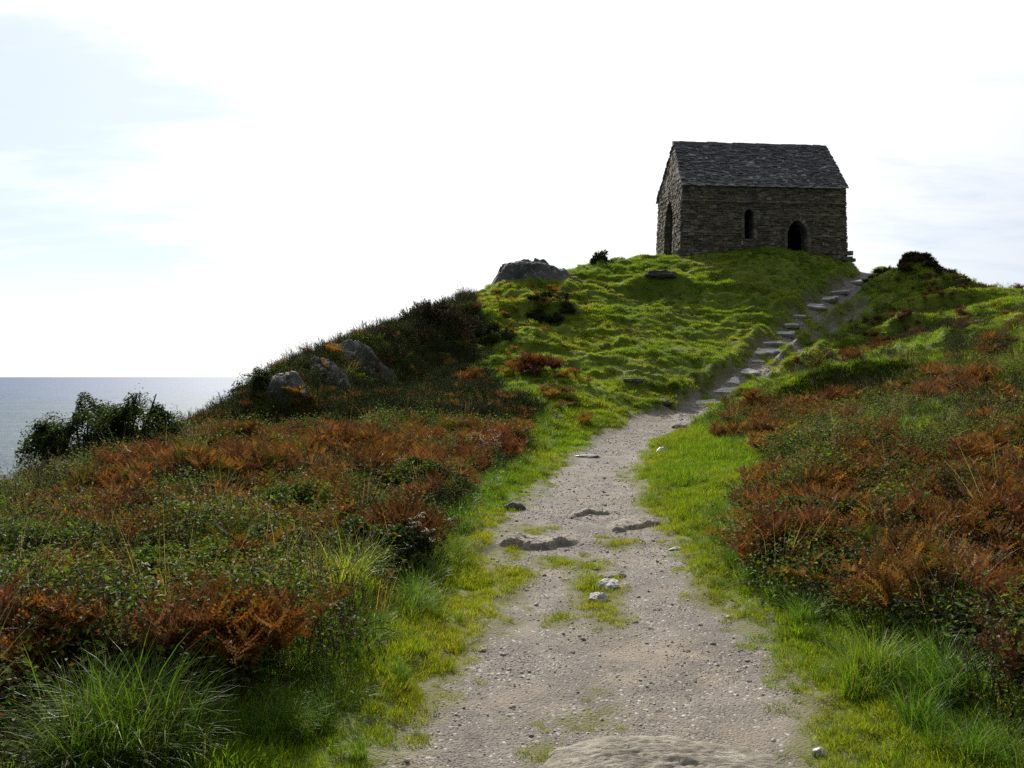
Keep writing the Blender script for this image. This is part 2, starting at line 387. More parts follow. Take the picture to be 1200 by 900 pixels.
# ------------------------------------------------------------------ sea
def sea():
    R = [0, 60, 150, 400, 900, 1800, 3500, 7000, 14000, 28000, 60000, 90000]; K = 96
    v = [(0, 0, SEA_Z)]; f = []
    for r in R[1:]:
        for k in range(K):
            a = 2*math.pi*k/K; v.append((r*math.cos(a), r*math.sin(a), SEA_Z))
    f = [(0, 1+k, 1+(k+1) % K) for k in range(K)]
    for i in range(len(R)-2):
        for k in range(K):
            a, b = 1+i*K+k, 1+i*K+(k+1) % K; f += [(a, a+K, b+K), (a, b+K, b)]
    m, nt = new_mat('sea_water')
    g = N(nt, 'NewGeometry'); mp = N(nt, 'Mapping'); mp.inputs['Rotation'].default_value = (0, 0, .5); mp.inputs['Scale'].default_value = (1, 1.8, 1)
    L(nt, g.outputs['Position'], mp.inputs[0]); v_ = mp.outputs[0]
    w1 = tex(nt, v_, .045, 6, .62); w2 = tex(nt, v_, .35, 4, .6); n1 = tex(nt, v_, .004, 4); wc = tex(nt, v_, .10, 5, .7)
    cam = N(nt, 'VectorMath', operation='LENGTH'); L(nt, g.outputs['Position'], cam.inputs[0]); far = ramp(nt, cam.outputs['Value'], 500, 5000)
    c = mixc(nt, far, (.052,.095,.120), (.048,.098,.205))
    c = mixc(nt, ramp(nt, n1, .4, .65, 0, .5), c, (.04,.075,.11))
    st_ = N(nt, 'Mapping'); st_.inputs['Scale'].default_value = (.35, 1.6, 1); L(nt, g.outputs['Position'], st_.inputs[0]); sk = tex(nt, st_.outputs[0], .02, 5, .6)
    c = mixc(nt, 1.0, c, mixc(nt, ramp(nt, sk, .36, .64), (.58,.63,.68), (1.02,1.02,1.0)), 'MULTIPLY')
    cap = math_(nt, 'MULTIPLY', ramp(nt, wc, .65, .71), ramp(nt, w1, .5, .6))
    c = mixc(nt, cap, c, (.75,.78,.8))
    b = N(nt, 'Bump', i_Strength=1.0, i_Distance=2.6); L(nt, math_(nt, 'ADD', w1, math_(nt, 'MULTIPLY', w2, .16)), b.inputs['Height'])
    p = N(nt, 'BsdfPrincipled', i_Roughness=.5, i_IOR=1.33); p.inputs['Specular IOR Level'].default_value = .06
    L(nt, c, p.inputs['Base Color']); L(nt, b.outputs[0], p.inputs['Normal'])
    o = N(nt, 'OutputMaterial'); L(nt, p.outputs[0], o.inputs[0])
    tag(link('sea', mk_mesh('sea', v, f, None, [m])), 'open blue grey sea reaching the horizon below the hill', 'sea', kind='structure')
sea()

# ------------------------------------------------------------------ plant prototypes
def R3(rz, rx=0, ry=0): return np.array((Matrix.Rotation(rz, 3, 'Z') @ Matrix.Rotation(ry, 3, 'Y') @ Matrix.Rotation(rx, 3, 'X')))
def blades(g, n, rad, l0, l1, w0, w1, lean, bend, cols, S=3, mat=0, seed=0, outward=.6, wind=None, tipc=None):
    r = np.random.default_rng(seed)
    a = r.uniform(0, 2*np.pi, n); q = rad*np.sqrt(r.uniform(0, 1, n)); bx, by = q*np.cos(a), q*np.sin(a)
    az = np.where(r.uniform(0, 1, n) < outward, a + r.normal(0, .7, n), r.uniform(0, 2*np.pi, n))
    ll = r.uniform(l0, l1, n); ww = r.uniform(w0, w1, n); le = lean*r.uniform(.2, 1.2, n); be = bend*r.uniform(.2, 1.3, n)
    dx, dy = np.cos(az), np.sin(az)
    if wind: dx, dy = dx+wind[0], dy+wind[1]; k = np.hypot(dx, dy)+1e-6; dx, dy = dx/k, dy/k
    tw = az + np.pi/2 + r.normal(0, .6, n); sx, sy = np.cos(tw), np.sin(tw)
    t = np.linspace(0, 1, S+1)
    ang = le[:, None] + be[:, None]*t[None, :]                # angle from vertical grows along the blade
    ds = ll[:, None]/S
    hx = np.concatenate([np.zeros((n, 1)), np.cumsum(np.sin(ang[:, :-1])*ds, 1)], 1)
    hz = np.concatenate([np.zeros((n, 1)), np.cumsum(np.cos(ang[:, :-1])*ds, 1)], 1)
    px = bx[:, None]+dx[:, None]*hx; py = by[:, None]+dy[:, None]*hx; pz = hz-.01
    wid = ww[:, None]*(1-t[None, :]**1.6)*.5 + 1e-4
    A = np.stack([px-sx[:, None]*wid, py-sy[:, None]*wid, pz], -1); B = np.stack([px+sx[:, None]*wid, py+sy[:, None]*wid, pz], -1)
    v = np.stack([A, B], 2).reshape(n, -1, 3); m = 2*(S+1)
    f = []
    for k in range(S):
        f += [(2*k, 2*k+1, 2*k+3), (2*k, 2*k+3, 2*k+2)]
    f = (np.arange(n)[:, None, None]*m + np.array(f)[None]).reshape(-1, 3)
    c = np.array(cols)[r.integers(0, len(cols), n)]*r.uniform(.75, 1.25, (n, 1))
    c = np.repeat(c[:, None, :], m, 1)
    if tipc is not None:
        k = np.repeat(np.clip((t-.72)*4, 0, 1), 2)[None, :, None]*(r.uniform(0, 1, n) < .5)[:, None, None]; c = c*(1-k)+np.array(tipc)*k
    g.add(v.reshape(-1, 3), f, c.reshape(-1, 3), mat)

GC = [(.132,.232,.010),(.165,.268,.012),(.198,.288,.016),(.225,.272,.024),(.085,.168,.010)]
def p_short(seed):
    g = G(); blades(g, 75, .09, .03, .085, .0035, .006, .6, .9, GC, 2, 0, seed, .5)
    blades(g, 5, .09, .05, .10, .002, .004, .5, .8, [(.22,.19,.09),(.17,.16,.06)], 2, 0, seed+90); return g
def p_turf(seed):     # coarser turf for the slope
    g = G(); blades(g, 90, .16, .05, .13, .006, .011, .7, 1.0, GC, 2, 0, seed, .5)
    blades(g, 6, .16, .08, .16, .004, .006, .5, .8, [(.20,.17,.08)], 2, 0, seed+90); return g
def p_long(seed):
    g = G(); blades(g, 110, .13, .25, .62, .005, .010, .35, 1.7, [(.080,.175,.014),(.105,.210,.016),(.15,.24,.03),(.055,.115,.012)], 5, 0, seed, .75, (.25,-.1))
    blades(g, 14, .13, .3, .6, .003, .006, .4, 1.6, [(.30,.25,.14),(.24,.20,.10)], 5, 0, seed+50, .7, (.2,-.1)); return g
def p_dry(seed):
    g = G(); blades(g, 16, .12, .45, .85, .0025, .005, .25, .9, [(.32,.25,.15),(.25,.19,.11),(.36,.30,.19)], 5, 0, seed, .6, (.3,0))
    r = np.random.default_rng(seed)
    blades(g, 30, .12, .2, .45, .004, .007, .4, 1.3, [(.16,.15,.05),(.10,.13,.03),(.22,.18,.09)], 4, 0, seed+9, .6); return g
def tube(g, pts, r0, r1, c, m=0, K=4):
    pts = np.asarray(pts, float); n = len(pts); rr = np.linspace(r0, r1, n); v = []
    for i in range(n):
        d = pts[min(i+1, n-1)]-pts[max(i-1, 0)]; d /= np.linalg.norm(d)+1e-9
        a = np.cross(d, (.31,.87,.2)); a /= np.linalg.norm(a)+1e-9; b = np.cross(d, a)
        for k in range(K):
            t = 2*np.pi*k/K; v.append(pts[i]+rr[i]*(np.cos(t)*a+np.sin(t)*b))
    f = []
    for i in range(n-1):
        for k in range(K):
            a, b = i*K+k, i*K+(k+1) % K; f += [(a, b, b+K), (a, b+K, a+K)]
    g.add(v, f, c, m)
BRK = {'rust': [(.195,.100,.028),(.260,.140,.034),(.135,.074,.024),(.095,.056,.024)],
       'brown': [(.13,.062,.030),(.16,.080,.038),(.10,.048,.024),(.21,.115,.055)],
       'gold': [(.25,.15,.030),(.20,.15,.028),(.28,.13,.030),(.15,.12,.022)],
       'green': [(.075,.105,.018),(.10,.125,.02),(.13,.12,.022),(.06,.08,.015)]}
def p_frond(g, r, kind, base, az, Lr, droop, wither):
    cols = BRK[kind]; nseg = 14; stem = .3; t = np.linspace(0, 1, nseg+1)
    ang = .12 + r.uniform(0, .25) + droop*t**1.5
    ds = Lr/nseg
    hx = np.r_[0, np.cumsum(np.sin(ang[:-1])*ds)]; hz = np.r_[0, np.cumsum(np.cos(ang[:-1])*ds)]
    d = np.array([np.cos(az), np.sin(az), 0]); s = np.array([-np.sin(az), np.cos(az), 0])
    P = base + d*hx[:, None] + np.array([0, 0, 1])*hz[:, None]
    cs = np.array(cols[r.integers(len(cols))])
    tube(g, P[::2], .005, .0015, cs*.8, 1, 3)
    npn = 13
    V_, F_, C_ = [], [], []; n0 = 0
    for i in range(npn):
        u = stem + (1-stem)*(i/npn)**.9
        k = u*nseg; k0 = min(int(k), nseg-1); p = P[k0]+(P[k0+1]-P[k0])*(k-k0)
        tan = P[k0+1]-P[k0]; tan /= np.linalg.norm(tan); nrm = np.cross(s, tan)
        ln = Lr*.36*(1-(i/npn))**.85*(.55 if i == 0 else 1)*r.uniform(.75, 1.1)+.012
        for sd in (-1, 1):
            if wither and r.uniform() < .12: continue
            cc = np.array(cols[r.integers(len(cols))])*r.uniform(.7, 1.3)
            fold = r.uniform(-.1, .5) + wither*r.uniform(0, 1.0)
            dr = s*sd*np.cos(fold) - nrm*np.sin(fold)*1.0 + tan*r.uniform(.2, .55)
            dr /= np.linalg.norm(dr)
            m = max(3, int(ln/.020)); m = min(m, 10)
            tw = r.normal(0, .35+.6*wither); wd = np.cross(dr, nrm); wd /= np.linalg.norm(wd); wd = wd*np.cos(tw)+nrm*np.sin(tw)
            curl = (.4+1.2*wither*r.uniform())*ln
            for j in range(m):
                a0, a1 = j/m, (j+1)/m
                q0 = p + dr*ln*a0 - nrm*curl*a0**2*.6; q1 = p + dr*ln*a1 - nrm*curl*a1**2*.6
                lw = .26*ln*(1-a0)**.8*r.uniform(.7, 1.15)+.003
                V_ += [q0, q1, q0*.35+q1*.65 + wd*lw + dr*lw*.35, q0*.35+q1*.65 - wd*lw + dr*lw*.35]
                F_ += [(n0, n0+1, n0+2), (n0, n0+3, n0+1)]; C_ += [cc]*4; n0 += 4
    g.add(V_, F_, np.array(C_), 0)
def p_bracken(kind, seed, n=8, h=.8, wither=.5):
    r = np.random.default_rng(seed); g = G()
    for k in range(n):
        p_frond(g, r, kind if r.uniform() < .85 else ('brown' if kind != 'brown' else 'rust'), np.array([*r.normal(0, .11, 2), -.02]), r.uniform(0, 6.28), h*r.uniform(.7, 1.15), r.uniform(.9, 2.1), wither*r.uniform(.3, 1.4))
    return g
def leafset(g, P, Nn, size, cols, r, m=0, fold=.25, asp=.55, wob=.5):
    """P points, Nn leaf normals: folded diamond leaves"""
    n = len(P); Nn = Nn + r.normal(0, wob, (n, 3)); Nn /= np.linalg.norm(Nn, axis=1)[:, None]
    a = np.cross(Nn, r.normal(0, 1, (n, 3))); a /= np.linalg.norm(a, axis=1)[:, None]; b = np.cross(Nn, a)
    l = size*r.uniform(.6, 1.3, n)[:, None]; w = l*asp
    v = np.stack([P, P+a*l*.5+b*w*.5+Nn*l*fold*.5, P+a*l, P+a*l*.5-b*w*.5+Nn*l*fold*.5], 1).reshape(-1, 3)
    f = (np.arange(n)[:, None, None]*4+np.array([(0,1,2),(0,2,3)])[None]).reshape(-1, 3)
    c = np.array(cols)[r.integers(0, len(cols), n)]*r.uniform(.7, 1.3, (n, 1))
    g.add(v, f, np.repeat(c, 4, 0), m)
def dome(r, n, rx, rz, fill=.75):
    d = r.normal(0, 1, (n, 3)); d[:, 2] = np.abs(d[:, 2]); d /= np.linalg.norm(d, axis=1)[:, None]
    k = (fill + (1-fill)*r.uniform(0, 1, n))[:, None]*(1+.16*r.normal(0, 1, (n, 1)))
    return d*k*np.array([rx, rx, rz]), d
BRAM = [(.060,.105,.016),(.085,.140,.022),(.12,.175,.032),(.042,.075,.014),(.15,.14,.03),(.12,.065,.03)]
def p_bramble(seed, n=640, size=.033, cols=BRAM, rx=.34, rz=.42):
    r = np.random.default_rng(seed); g = G()
    P, d = dome(r, n, rx, rz, .45); leafset(g, P, d*.6+np.array([0, 0, .7]), size, cols, r, 0)
    for k in range(7):
        a = r.uniform(0, 6.28); l = r.uniform(.25, .5); q = np.linspace(0, 1, 6)[:, None]
        pts = np.array([np.cos(a), np.sin(a), 0])*q*l*.9 + np.array([0, 0, 1])*(q*1.2-q**2*.7)*rz*1.25
        tube(g, pts, .004, .002, (.09,.05,.035), 1, 3)
        leafset(g, np.repeat(pts[2:], 4, 0)+r.normal(0, .02, (16, 3)), np.tile([0, 0, 1.], (16, 1)), size*.9, cols, r, 0)
    return g
def p_heath(seed, cols, flower, n=70, h=.42):
    r = np.random.default_rng(seed); g = G()
    for k in range(n):
        a = r.uniform(0, 6.28); q = .26*np.sqrt(r.uniform()); le = r.uniform(.05, .6); l = h*r.uniform(.5, 1.1)
        d = np.array([np.cos(a)*np.sin(le), np.sin(a)*np.sin(le), np.cos(le)]); b = np.array([np.cos(a)*q, np.sin(a)*q, 0])
        tube(g, [b, b+d*l*.5, b+d*l+r.normal(0, .02, 3)], .0025, .001, (.07,.05,.035), 1, 3)
        m = 12; t = r.uniform(.25, 1, m)[:, None]
        leafset(g, b+d*l*t, np.tile(d, (m, 1)), .020, cols, r, 0, .2, .4, .9)
        if r.uniform() < .45: leafset(g, b+d*l*r.uniform(.85, 1.02, (6, 1)), np.tile(d, (6, 1)), .017, flower, r, 0, .2, .6, .9)
    return g
GRS = [(.036,.062,.016),(.048,.080,.020),(.062,.092,.026),(.075,.072,.028)]
def p_gorse(seed, n=80, rad=.45, cols=GRS):
    """dense spiny sprays pointing out of a dome"""
    r = np.random.default_rng(seed); g = G()
    P, d = dome(r, n, rad, rad, .55)
    for p, q in zip(P, d):
        q = q + np.array([0, 0, .5]) + r.normal(0, .25, 3); q /= np.linalg.norm(q); l = r.uniform(.16, .3)
        tube(g, [p-q*l*.6, p+q*l*.5], .004, .0015, (.06,.05,.025), 1, 3)
        m = 34; t = r.uniform(-.5, 1, m)[:, None]; nn = q*.9+r.normal(0, .6, (m, 3)); nn /= np.linalg.norm(nn, axis=1)[:, None]
        b = p+q*l*.55*t; s = np.cross(nn, r.normal(0, 1, (m, 3))); s /= np.linalg.norm(s, axis=1)[:, None]
        ln = r.uniform(.03, .06, (m, 1)); v = np.stack([b-s*.003, b+s*.003, b+nn*ln], 1).reshape(-1, 3)
        c = np.repeat(np.array(cols)[r.integers(0, len(cols), m)]*r.uniform(.7, 1.35, (m, 1)), 3, 0)
        g.add(v, np.arange(3*m).reshape(-1, 3), c, 0)
    return g
def p_umbel(seed):
    r = np.random.default_rng(seed); g = G()
    for k in range(5):
        a = r.uniform(0, 6.28); le = r.uniform(0, .3); h = r.uniform(.3, .6); d = np.array([np.cos(a)*np.sin(le), np.sin(a)*np.sin(le), np.cos(le)])
        b = np.array([*r.normal(0, .06, 2), 0]); top = b+d*h; tube(g, [b, b+d*h*.5, top], .003, .002, (.12,.12,.06), 1, 3)
        P = top+np.c_[r.normal(0, .03, (26, 2)), r.normal(0, .006, 26)]
        leafset(g, P, np.tile([0, 0, 1.], (26, 1)), .014, [(.55,.53,.46),(.45,.42,.35),(.3,.26,.2)], r, 0, .1, .8, .4)
        leafset(g, b+d*h*r.uniform(.1, .8, (10, 1)), np.tile([0, 0, 1.], (10, 1)), .05, [(.07,.10,.03),(.09,.12,.04)], r, 0, .2, .35, .6)
    return g

def compose(parts):
    """join transformed copies of prototypes: (proto, x, y, z, rz, scale[, tilt])"""
    g = G()
    for p, x, y, z, rz, s, *t in parts:
        A = np.eye(4); A[:3, :3] = R3(rz, t[0] if t else 0, 0)*s; A[:3, 3] = (x, y, z); g.join(p, A)
    return g

PR = {
 'short': [p_short(k) for k in range(6)], 'turf': [p_turf(20+k) for k in range(6)], 'long': [p_long(40+k) for k in range(5)], 'dry': [p_dry(60+k) for k in range(4)],
 'rust': [p_bracken('rust', 100+k) for k in range(5)], 'brown': [p_bracken('brown', 120+k, 8, .75, .9) for k in range(4)],
 'gold': [p_bracken('gold', 140+k, 7, .8, .3) for k in range(3)], 'green': [p_bracken('green', 160+k, 7, .8, .15) for k in range(3)],
 'bramble': [p_bramble(200+k) for k in range(5)],
 'ivy': [p_bramble(215+k, 700, .026, [(.06,.10,.016),(.08,.135,.02),(.115,.17,.028),(.14,.17,.03)], .36, .30) for k in range(3)],
 'heath': [p_heath(220+k, [(.070,.080,.032),(.092,.094,.042),(.11,.095,.055)], [(.15,.095,.075),(.12,.08,.06),(.20,.16,.11)]) for k in range(4)],
 'gorse': [p_gorse(240+k) for k in range(4)],
 'umbel': [p_umbel(260+k) for k in range(3)],
}
MATS = {'short': (M_GRASS, M_TWIG), 'turf': (M_GRASS, M_TWIG), 'long': (M_LONG, M_TWIG), 'dry': (M_LONG, M_TWIG), 'rust': (M_BRACK, M_TWIG), 'brown': (M_BRACK, M_TWIG),
        'gold': (M_BRACK, M_TWIG), 'green': (M_BRACK, M_TWIG), 'bramble': (M_LEAF, M_TWIG), 'ivy': (M_LEAF, M_TWIG), 'heath': (M_TWIG, M_TWIG), 'gorse': (M_TWIG, M_TWIG), 'umbel': (M_TWIG, M_TWIG)}
PME = {k: [p.mesh(k, MATS[k]) for p in v] for k, v in PR.items()}

# ------------------------------------------------------------------ scatter (ground cover nobody could count)
def scatter(name, meshes, P, rot, scl, var, tint, label, cat):
    col = bpy.data.collections.new(name+'_source')
    for i, me in enumerate(meshes):
        o = bpy.data.objects.new('%s_source_%02d' % (name, i), me); col.objects.link(o)
    me = bpy.data.meshes.new(name); me.vertices.add(len(P)); me.vertices.foreach_set('co', np.asarray(P, np.float32).ravel())
    for n, t, d, k in (('rot', 'FLOAT_VECTOR', rot, 'vector'), ('scl', 'FLOAT', scl, 'value'), ('var', 'INT', var, 'value'), ('tint', 'FLOAT_VECTOR', tint, 'vector')):
        a = me.attributes.new(n, t, 'POINT'); a.data.foreach_set(k, np.asarray(d, np.int32 if t == 'INT' else np.float32).ravel())
    o = link(name, me)
    ng = bpy.data.node_groups.new(name+'_nodes', 'GeometryNodeTree')
    ng.interface.new_socket('Geometry', in_out='INPUT', socket_type='NodeSocketGeometry'); ng.interface.new_socket('Geometry', in_out='OUTPUT', socket_type='NodeSocketGeometry')
    nn = ng.nodes.new; gi, go = nn('NodeGroupInput'), nn('NodeGroupOutput')
    ip = nn('GeometryNodeInstanceOnPoints'); ci = nn('GeometryNodeCollectionInfo'); ci.inputs['Collection'].default_value = col
    ci.inputs['Separate Children'].default_value = True; ci.inputs['Reset Children'].default_value = True
    def na(n, t):
        x = nn('GeometryNodeInputNamedAttribute'); x.data_type = t; x.inputs['Name'].default_value = n; return x.outputs['Attribute']
    er = nn('FunctionNodeEulerToRotation')
    lk = ng.links.new
    lk(na('rot', 'FLOAT_VECTOR'), er.inputs[0]); lk(er.outputs[0], ip.inputs['Rotation']); lk(na('scl', 'FLOAT'), ip.inputs['Scale']); lk(na('var', 'INT'), ip.inputs['Instance Index'])
    ip.inputs['Pick Instance'].default_value = True
    lk(ci.outputs[0], ip.inputs['Instance']); lk(gi.outputs[0], ip.inputs['Points']); lk(ip.outputs[0], go.inputs[0])
    md = o.modifiers.new('scatter', 'NODES'); md.node_group = ng
    return tag(o, label, cat, kind='stuff')
def cand(n, d0, d1, marg=1.18, back=True):
    """uniform random ground points between two depths inside the view wedge (with a margin)"""
    y = np.sqrt(rng.uniform(d0**2, d1**2, n)); x = rng.uniform(-1, 1, n)*(600/F*marg)*y + rng.uniform(-.6, .6, n)
    return x, y
def wedge(d0, d1, marg=1.18): return 600/F*marg*(d1**2-d0**2)
class SC:
    def __init__(s): s.P, s.R, s.S, s.V, s.T = [], [], [], [], []
    def add(s, x, y, z, scl, nvar, tint, tilt=.15, var=None, slope=.5):
        n = len(x)
        e = .05; gx_ = (H(x+e, y)-H(x-e, y))/(2*e); gy_ = (H(x, y+e)-H(x, y-e))/(2*e)
        s.P.append(np.c_[x, y, z]); s.S.append(np.broadcast_to(scl, n)); s.V.append(rng.integers(0, nvar, n) if var is None else var)
        rx = np.arctan(gy_)*slope + rng.normal(0, tilt, n); ry = -np.arctan(gx_)*slope + rng.normal(0, tilt, n)
        # random spin applied first, then the tilt with the slope: build matrices and read XYZ eulers
        a = rng.uniform(0, 2*np.pi, n); ca, sa = np.cos(a), np.sin(a); cx, sx, cy, sy = np.cos(rx), np.sin(rx), np.cos(ry), np.sin(ry)
        # M = Ry(ry) Rx(rx) Rz(a)
        m20 = -sy*ca + cy*sx*sa; m21 = sy*sa + cy*sx*ca; m22 = cy*cx; m10 = cx*sa; m00 = cy*ca + sy*sx*sa
        s.R.append(np.c_[np.arctan2(m21, m22), np.arcsin(np.clip(-m20, -1, 1)), np.arctan2(m10, m00)])
        s.T.append(np.broadcast_to(tint, (n, 3)))
    def build(s, name, meshes, label, cat):
        if s.P: scatter(name, meshes, np.concatenate(s.P), np.concatenate(s.R), np.concatenate(s.S), np.concatenate(s.V), np.concatenate(s.T), label, cat)
CH = (8.08, 42.0); CROT = math.radians(6)
def chapel_uv(x, y):
    dx, dy = x-CH[0], y-CH[1]; return dx*math.cos(CROT)+dy*math.sin(CROT), -dx*math.sin(CROT)+dy*math.cos(CROT)
def free(x, y):
    u, v = chapel_uv(x, y); return ~((u > -.1) & (u < 8.5) & (v > -.1) & (v < 4.5))

def grass_cover():
    sg = SC()
    bands = [(3.3, 6, 900, 1.0), (6, 10, 520, 1.15), (10, 16, 260, 1.4), (16, 24, 150, 1.8)]
    for d0, d1, dens, sc in bands:
        n = int(dens*wedge(d0, d1)); x, y = cand(n, d0, d1); s = path_sd(x, y)
        veg = zl(x, y) | zr(x, y)
        pr = sm(-.02, .28, s)*(.9-.35*(s < .6)) + .05*(s > -.12)*(s < 0); pr = np.where(veg, .2, pr)
        k = (rng.uniform(0, 1, n) < pr) & free(x, y); x, y, s = x[k], y[k], s[k]
        near = 1-sm(.05, .9, s)
        scl = sc*(.55+.45*sm(.05, 1.0, s))*rng.uniform(.6, 1.4, len(x))*(1+.6*fbm(x*2.2, y*2.2, 71, 3))
        w = fbm(x*.8, y*.8, 73, 3)[:, None]
        tint = np.array([1, 1, 1.])*(1-near[:, None]) + near[:, None]*np.array([1.22, 1.04, 1.1])
        tint = tint*(1+np.array([.45, .15, .3])*w)
        sg.add(x, y, H(x, y), scl, 6, tint, .2)
    sg.build('short_grass', PME['short'], 'short bright green grass along both sides of the path', 'grass')
    st = SC()
    for d0, d1, dens in ((19, 27, 110), (27, 43.5, 75)):
        n = int(dens*wedge(d0, d1)); x, y = cand(n, d0, d1); s = path_sd(x, y); veg = zl(x, y) | zr(x, y)
        pr = sm(.0, .3, s); pr = np.where(veg, np.where(zr(x, y), .85, .4), pr); pr = pr*(1-.6*sm(.15, .45, fbm(x*.5, y*.9, 77, 3)))
        k = (rng.uniform(0, 1, n) < pr) & free(x, y); x, y = x[k], y[k]
        scl = rng.uniform(.45, 1.0, len(x))*(1+.5*fbm(x*1.1, y*1.1, 79, 2))
        w = fbm(x*.45, y*.6, 81, 3)[:, None]; w2 = sm(.05, .4, fbm(x*.7, y*1.3, 83, 3))[:, None]; tint = 1.18*(1+np.array([.45, .2, .3])*w)*(1+w2*np.array([.25, .02, .9]))*(1-.45*sm(.1, .45, fbm(x*.9, y*1.6, 85, 3)))[:, None]
        st.add(x, y, H(x, y), scl, 6, tint, .2)
    st.build('hill_turf', PME['turf'], 'coarse green turf covering the slope below the chapel', 'grass')
grass_cover()

def bush_cover():
    S = {k: SC() for k in ('rust', 'brown', 'gold', 'green', 'bramble', 'ivy', 'heath', 'gorse', 'long', 'dry', 'umbel')}
    def put(kind, x, y, sc, tint=(1, 1, 1), tilt=.18, sink=.0):
        if len(x): S[kind].add(x, y, H(x, y)-sink, sc*rng.uniform(.75, 1.2, len(x)), len(PME[kind]), tint, tilt, None, .3)
    for d0, d1, dens in ((3.2, 8, 24), (8, 14, 19), (14, 26, 13), (26, 37, 8)):
        n = int(dens*wedge(d0, d1, 1.35)); x, y = cand(n, d0, d1, 1.35)
        L_, R_ = zl(x, y), zr(x, y); s = path_sd(x, y)
        a = fbm(x*.42, y*.42, 91, 3); b = fbm(x*.6, y*.5, 95, 3); u = rng.uniform(0, 1, n)
        ok = (s > .45)
        for ex, ey, eq in EXC: ok &= np.hypot(x-ex, y-ey) > eq
        px = 600+x/y*F
        shade = L_ & (y > 19.5)
        # chance of bracken: a rusty band behind, patches in front
        band = np.where(L_, sm(10, 11.8, y)*(1-sm(17.5, 19.5, y))*sm(-6.6, -4.6, x), 0)
        band = np.maximum(band, np.where(R_, .52*sm(5.2, 6.6, y)*(1-sm(10.5, 13.5, y)), 0))
        pb = np.clip(.06 + .60*band + .45*a, .02, .85); pb = np.where(shade, np.where(y < 24, .30, .16)+.4*a, pb)
        isb = u < pb; q = rng.uniform(0, 1, n) + .25*b
        m = ok & (L_ | R_) & isb
        hs = np.where(shade, .5, np.where(R_, .76, .72))
        for kind, lo, hi in (('brown', -9, .36), ('rust', .36, .72), ('gold', .72, .84), ('green', .84, 9)):
            k = m & (q >= lo) & (q < hi); put(kind, x[k], y[k], hs[k])
        m = ok & (L_ | R_) & ~isb
        hleft = np.where(L_, gb(x, y, -5.5, 11, 2.6, 4), 0) + .6*shade
        gs = m & shade & (rng.uniform(0, 1, n) < .62)
        put('gorse', x[gs], y[gs], .85); m = m & ~gs  # dark gorse planted thickly so its colour stands in for the slope's shade
        q = rng.uniform(0, 1, n)+.35*b; upR = R_ & (y > 13.5)
        k1 = m & (q < np.where(upR, .12, .52 - .25*hleft)); k2 = m & ~k1 & (q < np.where(upR, .20, .74)); k3 = m & ~k1 & ~k2 & (q < np.where(upR, .30, .86 + .08*hleft)); k4 = m & ~k1 & ~k2 & ~k3
        put('bramble', x[k1], y[k1], np.where(shade, .7, 1.25)[k1], (1, 1, 1), .18, .04); put('ivy', x[k2], y[k2], np.where(shade, .8, 1.2)[k2], (1, 1, 1), .18, .04); put('heath', x[k3], y[k3], 1.15, (1, 1, 1))
        kk = k4 & (rng.uniform(0, 1, n) < .55); put('long', x[kk], y[kk], np.where(upR, .6, .9)[kk], (1.15, 1.08, 1)); kk = k4 & ~kk; kk = kk & (~upR | (rng.uniform(0, 1, n) < .3)); put('dry', x[kk], y[kk], .85)
        kk = m & (rng.uniform(0, 1, n) < .010) & (y < 18); put('umbel', x[kk], y[kk], 1.0, (.55,.5,.45))
        kk = m & (rng.uniform(0, 1, n) < .05) & (y < 16); put('dry', x[kk], y[kk], 1.05)
        # verge fringe of longer grass
        tuf = ~L_ & ~R_ & (s > .2) & (y < 20) & (fbm(x*1.7, y*1.7, 103, 2) > .12); put('long', x[tuf], y[tuf], .26, (1.1,1.05,1))
        edge = ok & ~L_ & ~R_ & (zl(x-.45, y) | zr(x+.45, y)) & (y < 24); put('long', x[edge], y[edge], .55)
        # thin patches over the right shoulder
        rs = ok & ~R_ & ~L_ & (px > 930) & (y > 22) & (y < 39) & free(x, y); w = fbm(x*.35, y*.4, 99, 3)
        k = rs & (w > .16) & (u < .42); put('brown', x[k], y[k], .42, (.75,.75,.8)); k = rs & (w > .0) & (w < .16) & (u < .12); put('gold', x[k], y[k], .4, (.8,.85,.8)); k = rs & (w > .1) & (u > .6); put('gorse', x[k], y[k], .55)
        k = rs & (w < .1) & (u > .80); put('heath', x[k], y[k], .8)
        sl = ok & ~R_ & ~L_ & (px > 560) & (px < 690) & (y > 20) & (y < 37) & (w > .0) & (u < .22)
        k = sl; put('gold', x[k], y[k], .4)
    n = 2600; x, y = cand(n, 21, 42); k = ~zl(x, y) & ~zr(x, y) & (path_sd(x, y) > .15) & free(x, y) & (fbm(x*.8, y*1.1, 107, 3) > .05); x, y = x[k], y[k]
    c = rng.integers(0, 3, len(x)); put('long', x[c < 2], y[c < 2], .30, (1.25,1.1,1)); put('dry', x[c == 2], y[c == 2], .38)
    # skyline fringe beyond the left ridge
    n = 900; t = rng.uniform(0, 1, n); y = 17+20*t; x = -7.6+ (t**1.3)*8 + rng.normal(0, .8, n); k = zl(x, y); x, y = x[k], y[k]
    c = rng.integers(0, 5, len(x))
    for i, kd in enumerate(('heath', 'gorse', 'bramble', 'dry', 'heath')):
        put(kd, x[c == i], y[c == i], .7)
    J = lambda *ks: SCJ(*[S[k] for k in ks])
    def SCJ(name, kinds, label, cat):
        out = SC(); off = 0; meshes = []
        for k in kinds:
            for i in range(len(S[k].P)):
                out.P.append(S[k].P[i]); out.R.append(S[k].R[i]); out.S.append(S[k].S[i]); out.V.append(S[k].V[i]+off); out.T.append(S[k].T[i])
            off += len(PME[k]); meshes += PME[k]
        out.build(name, meshes, label, cat)
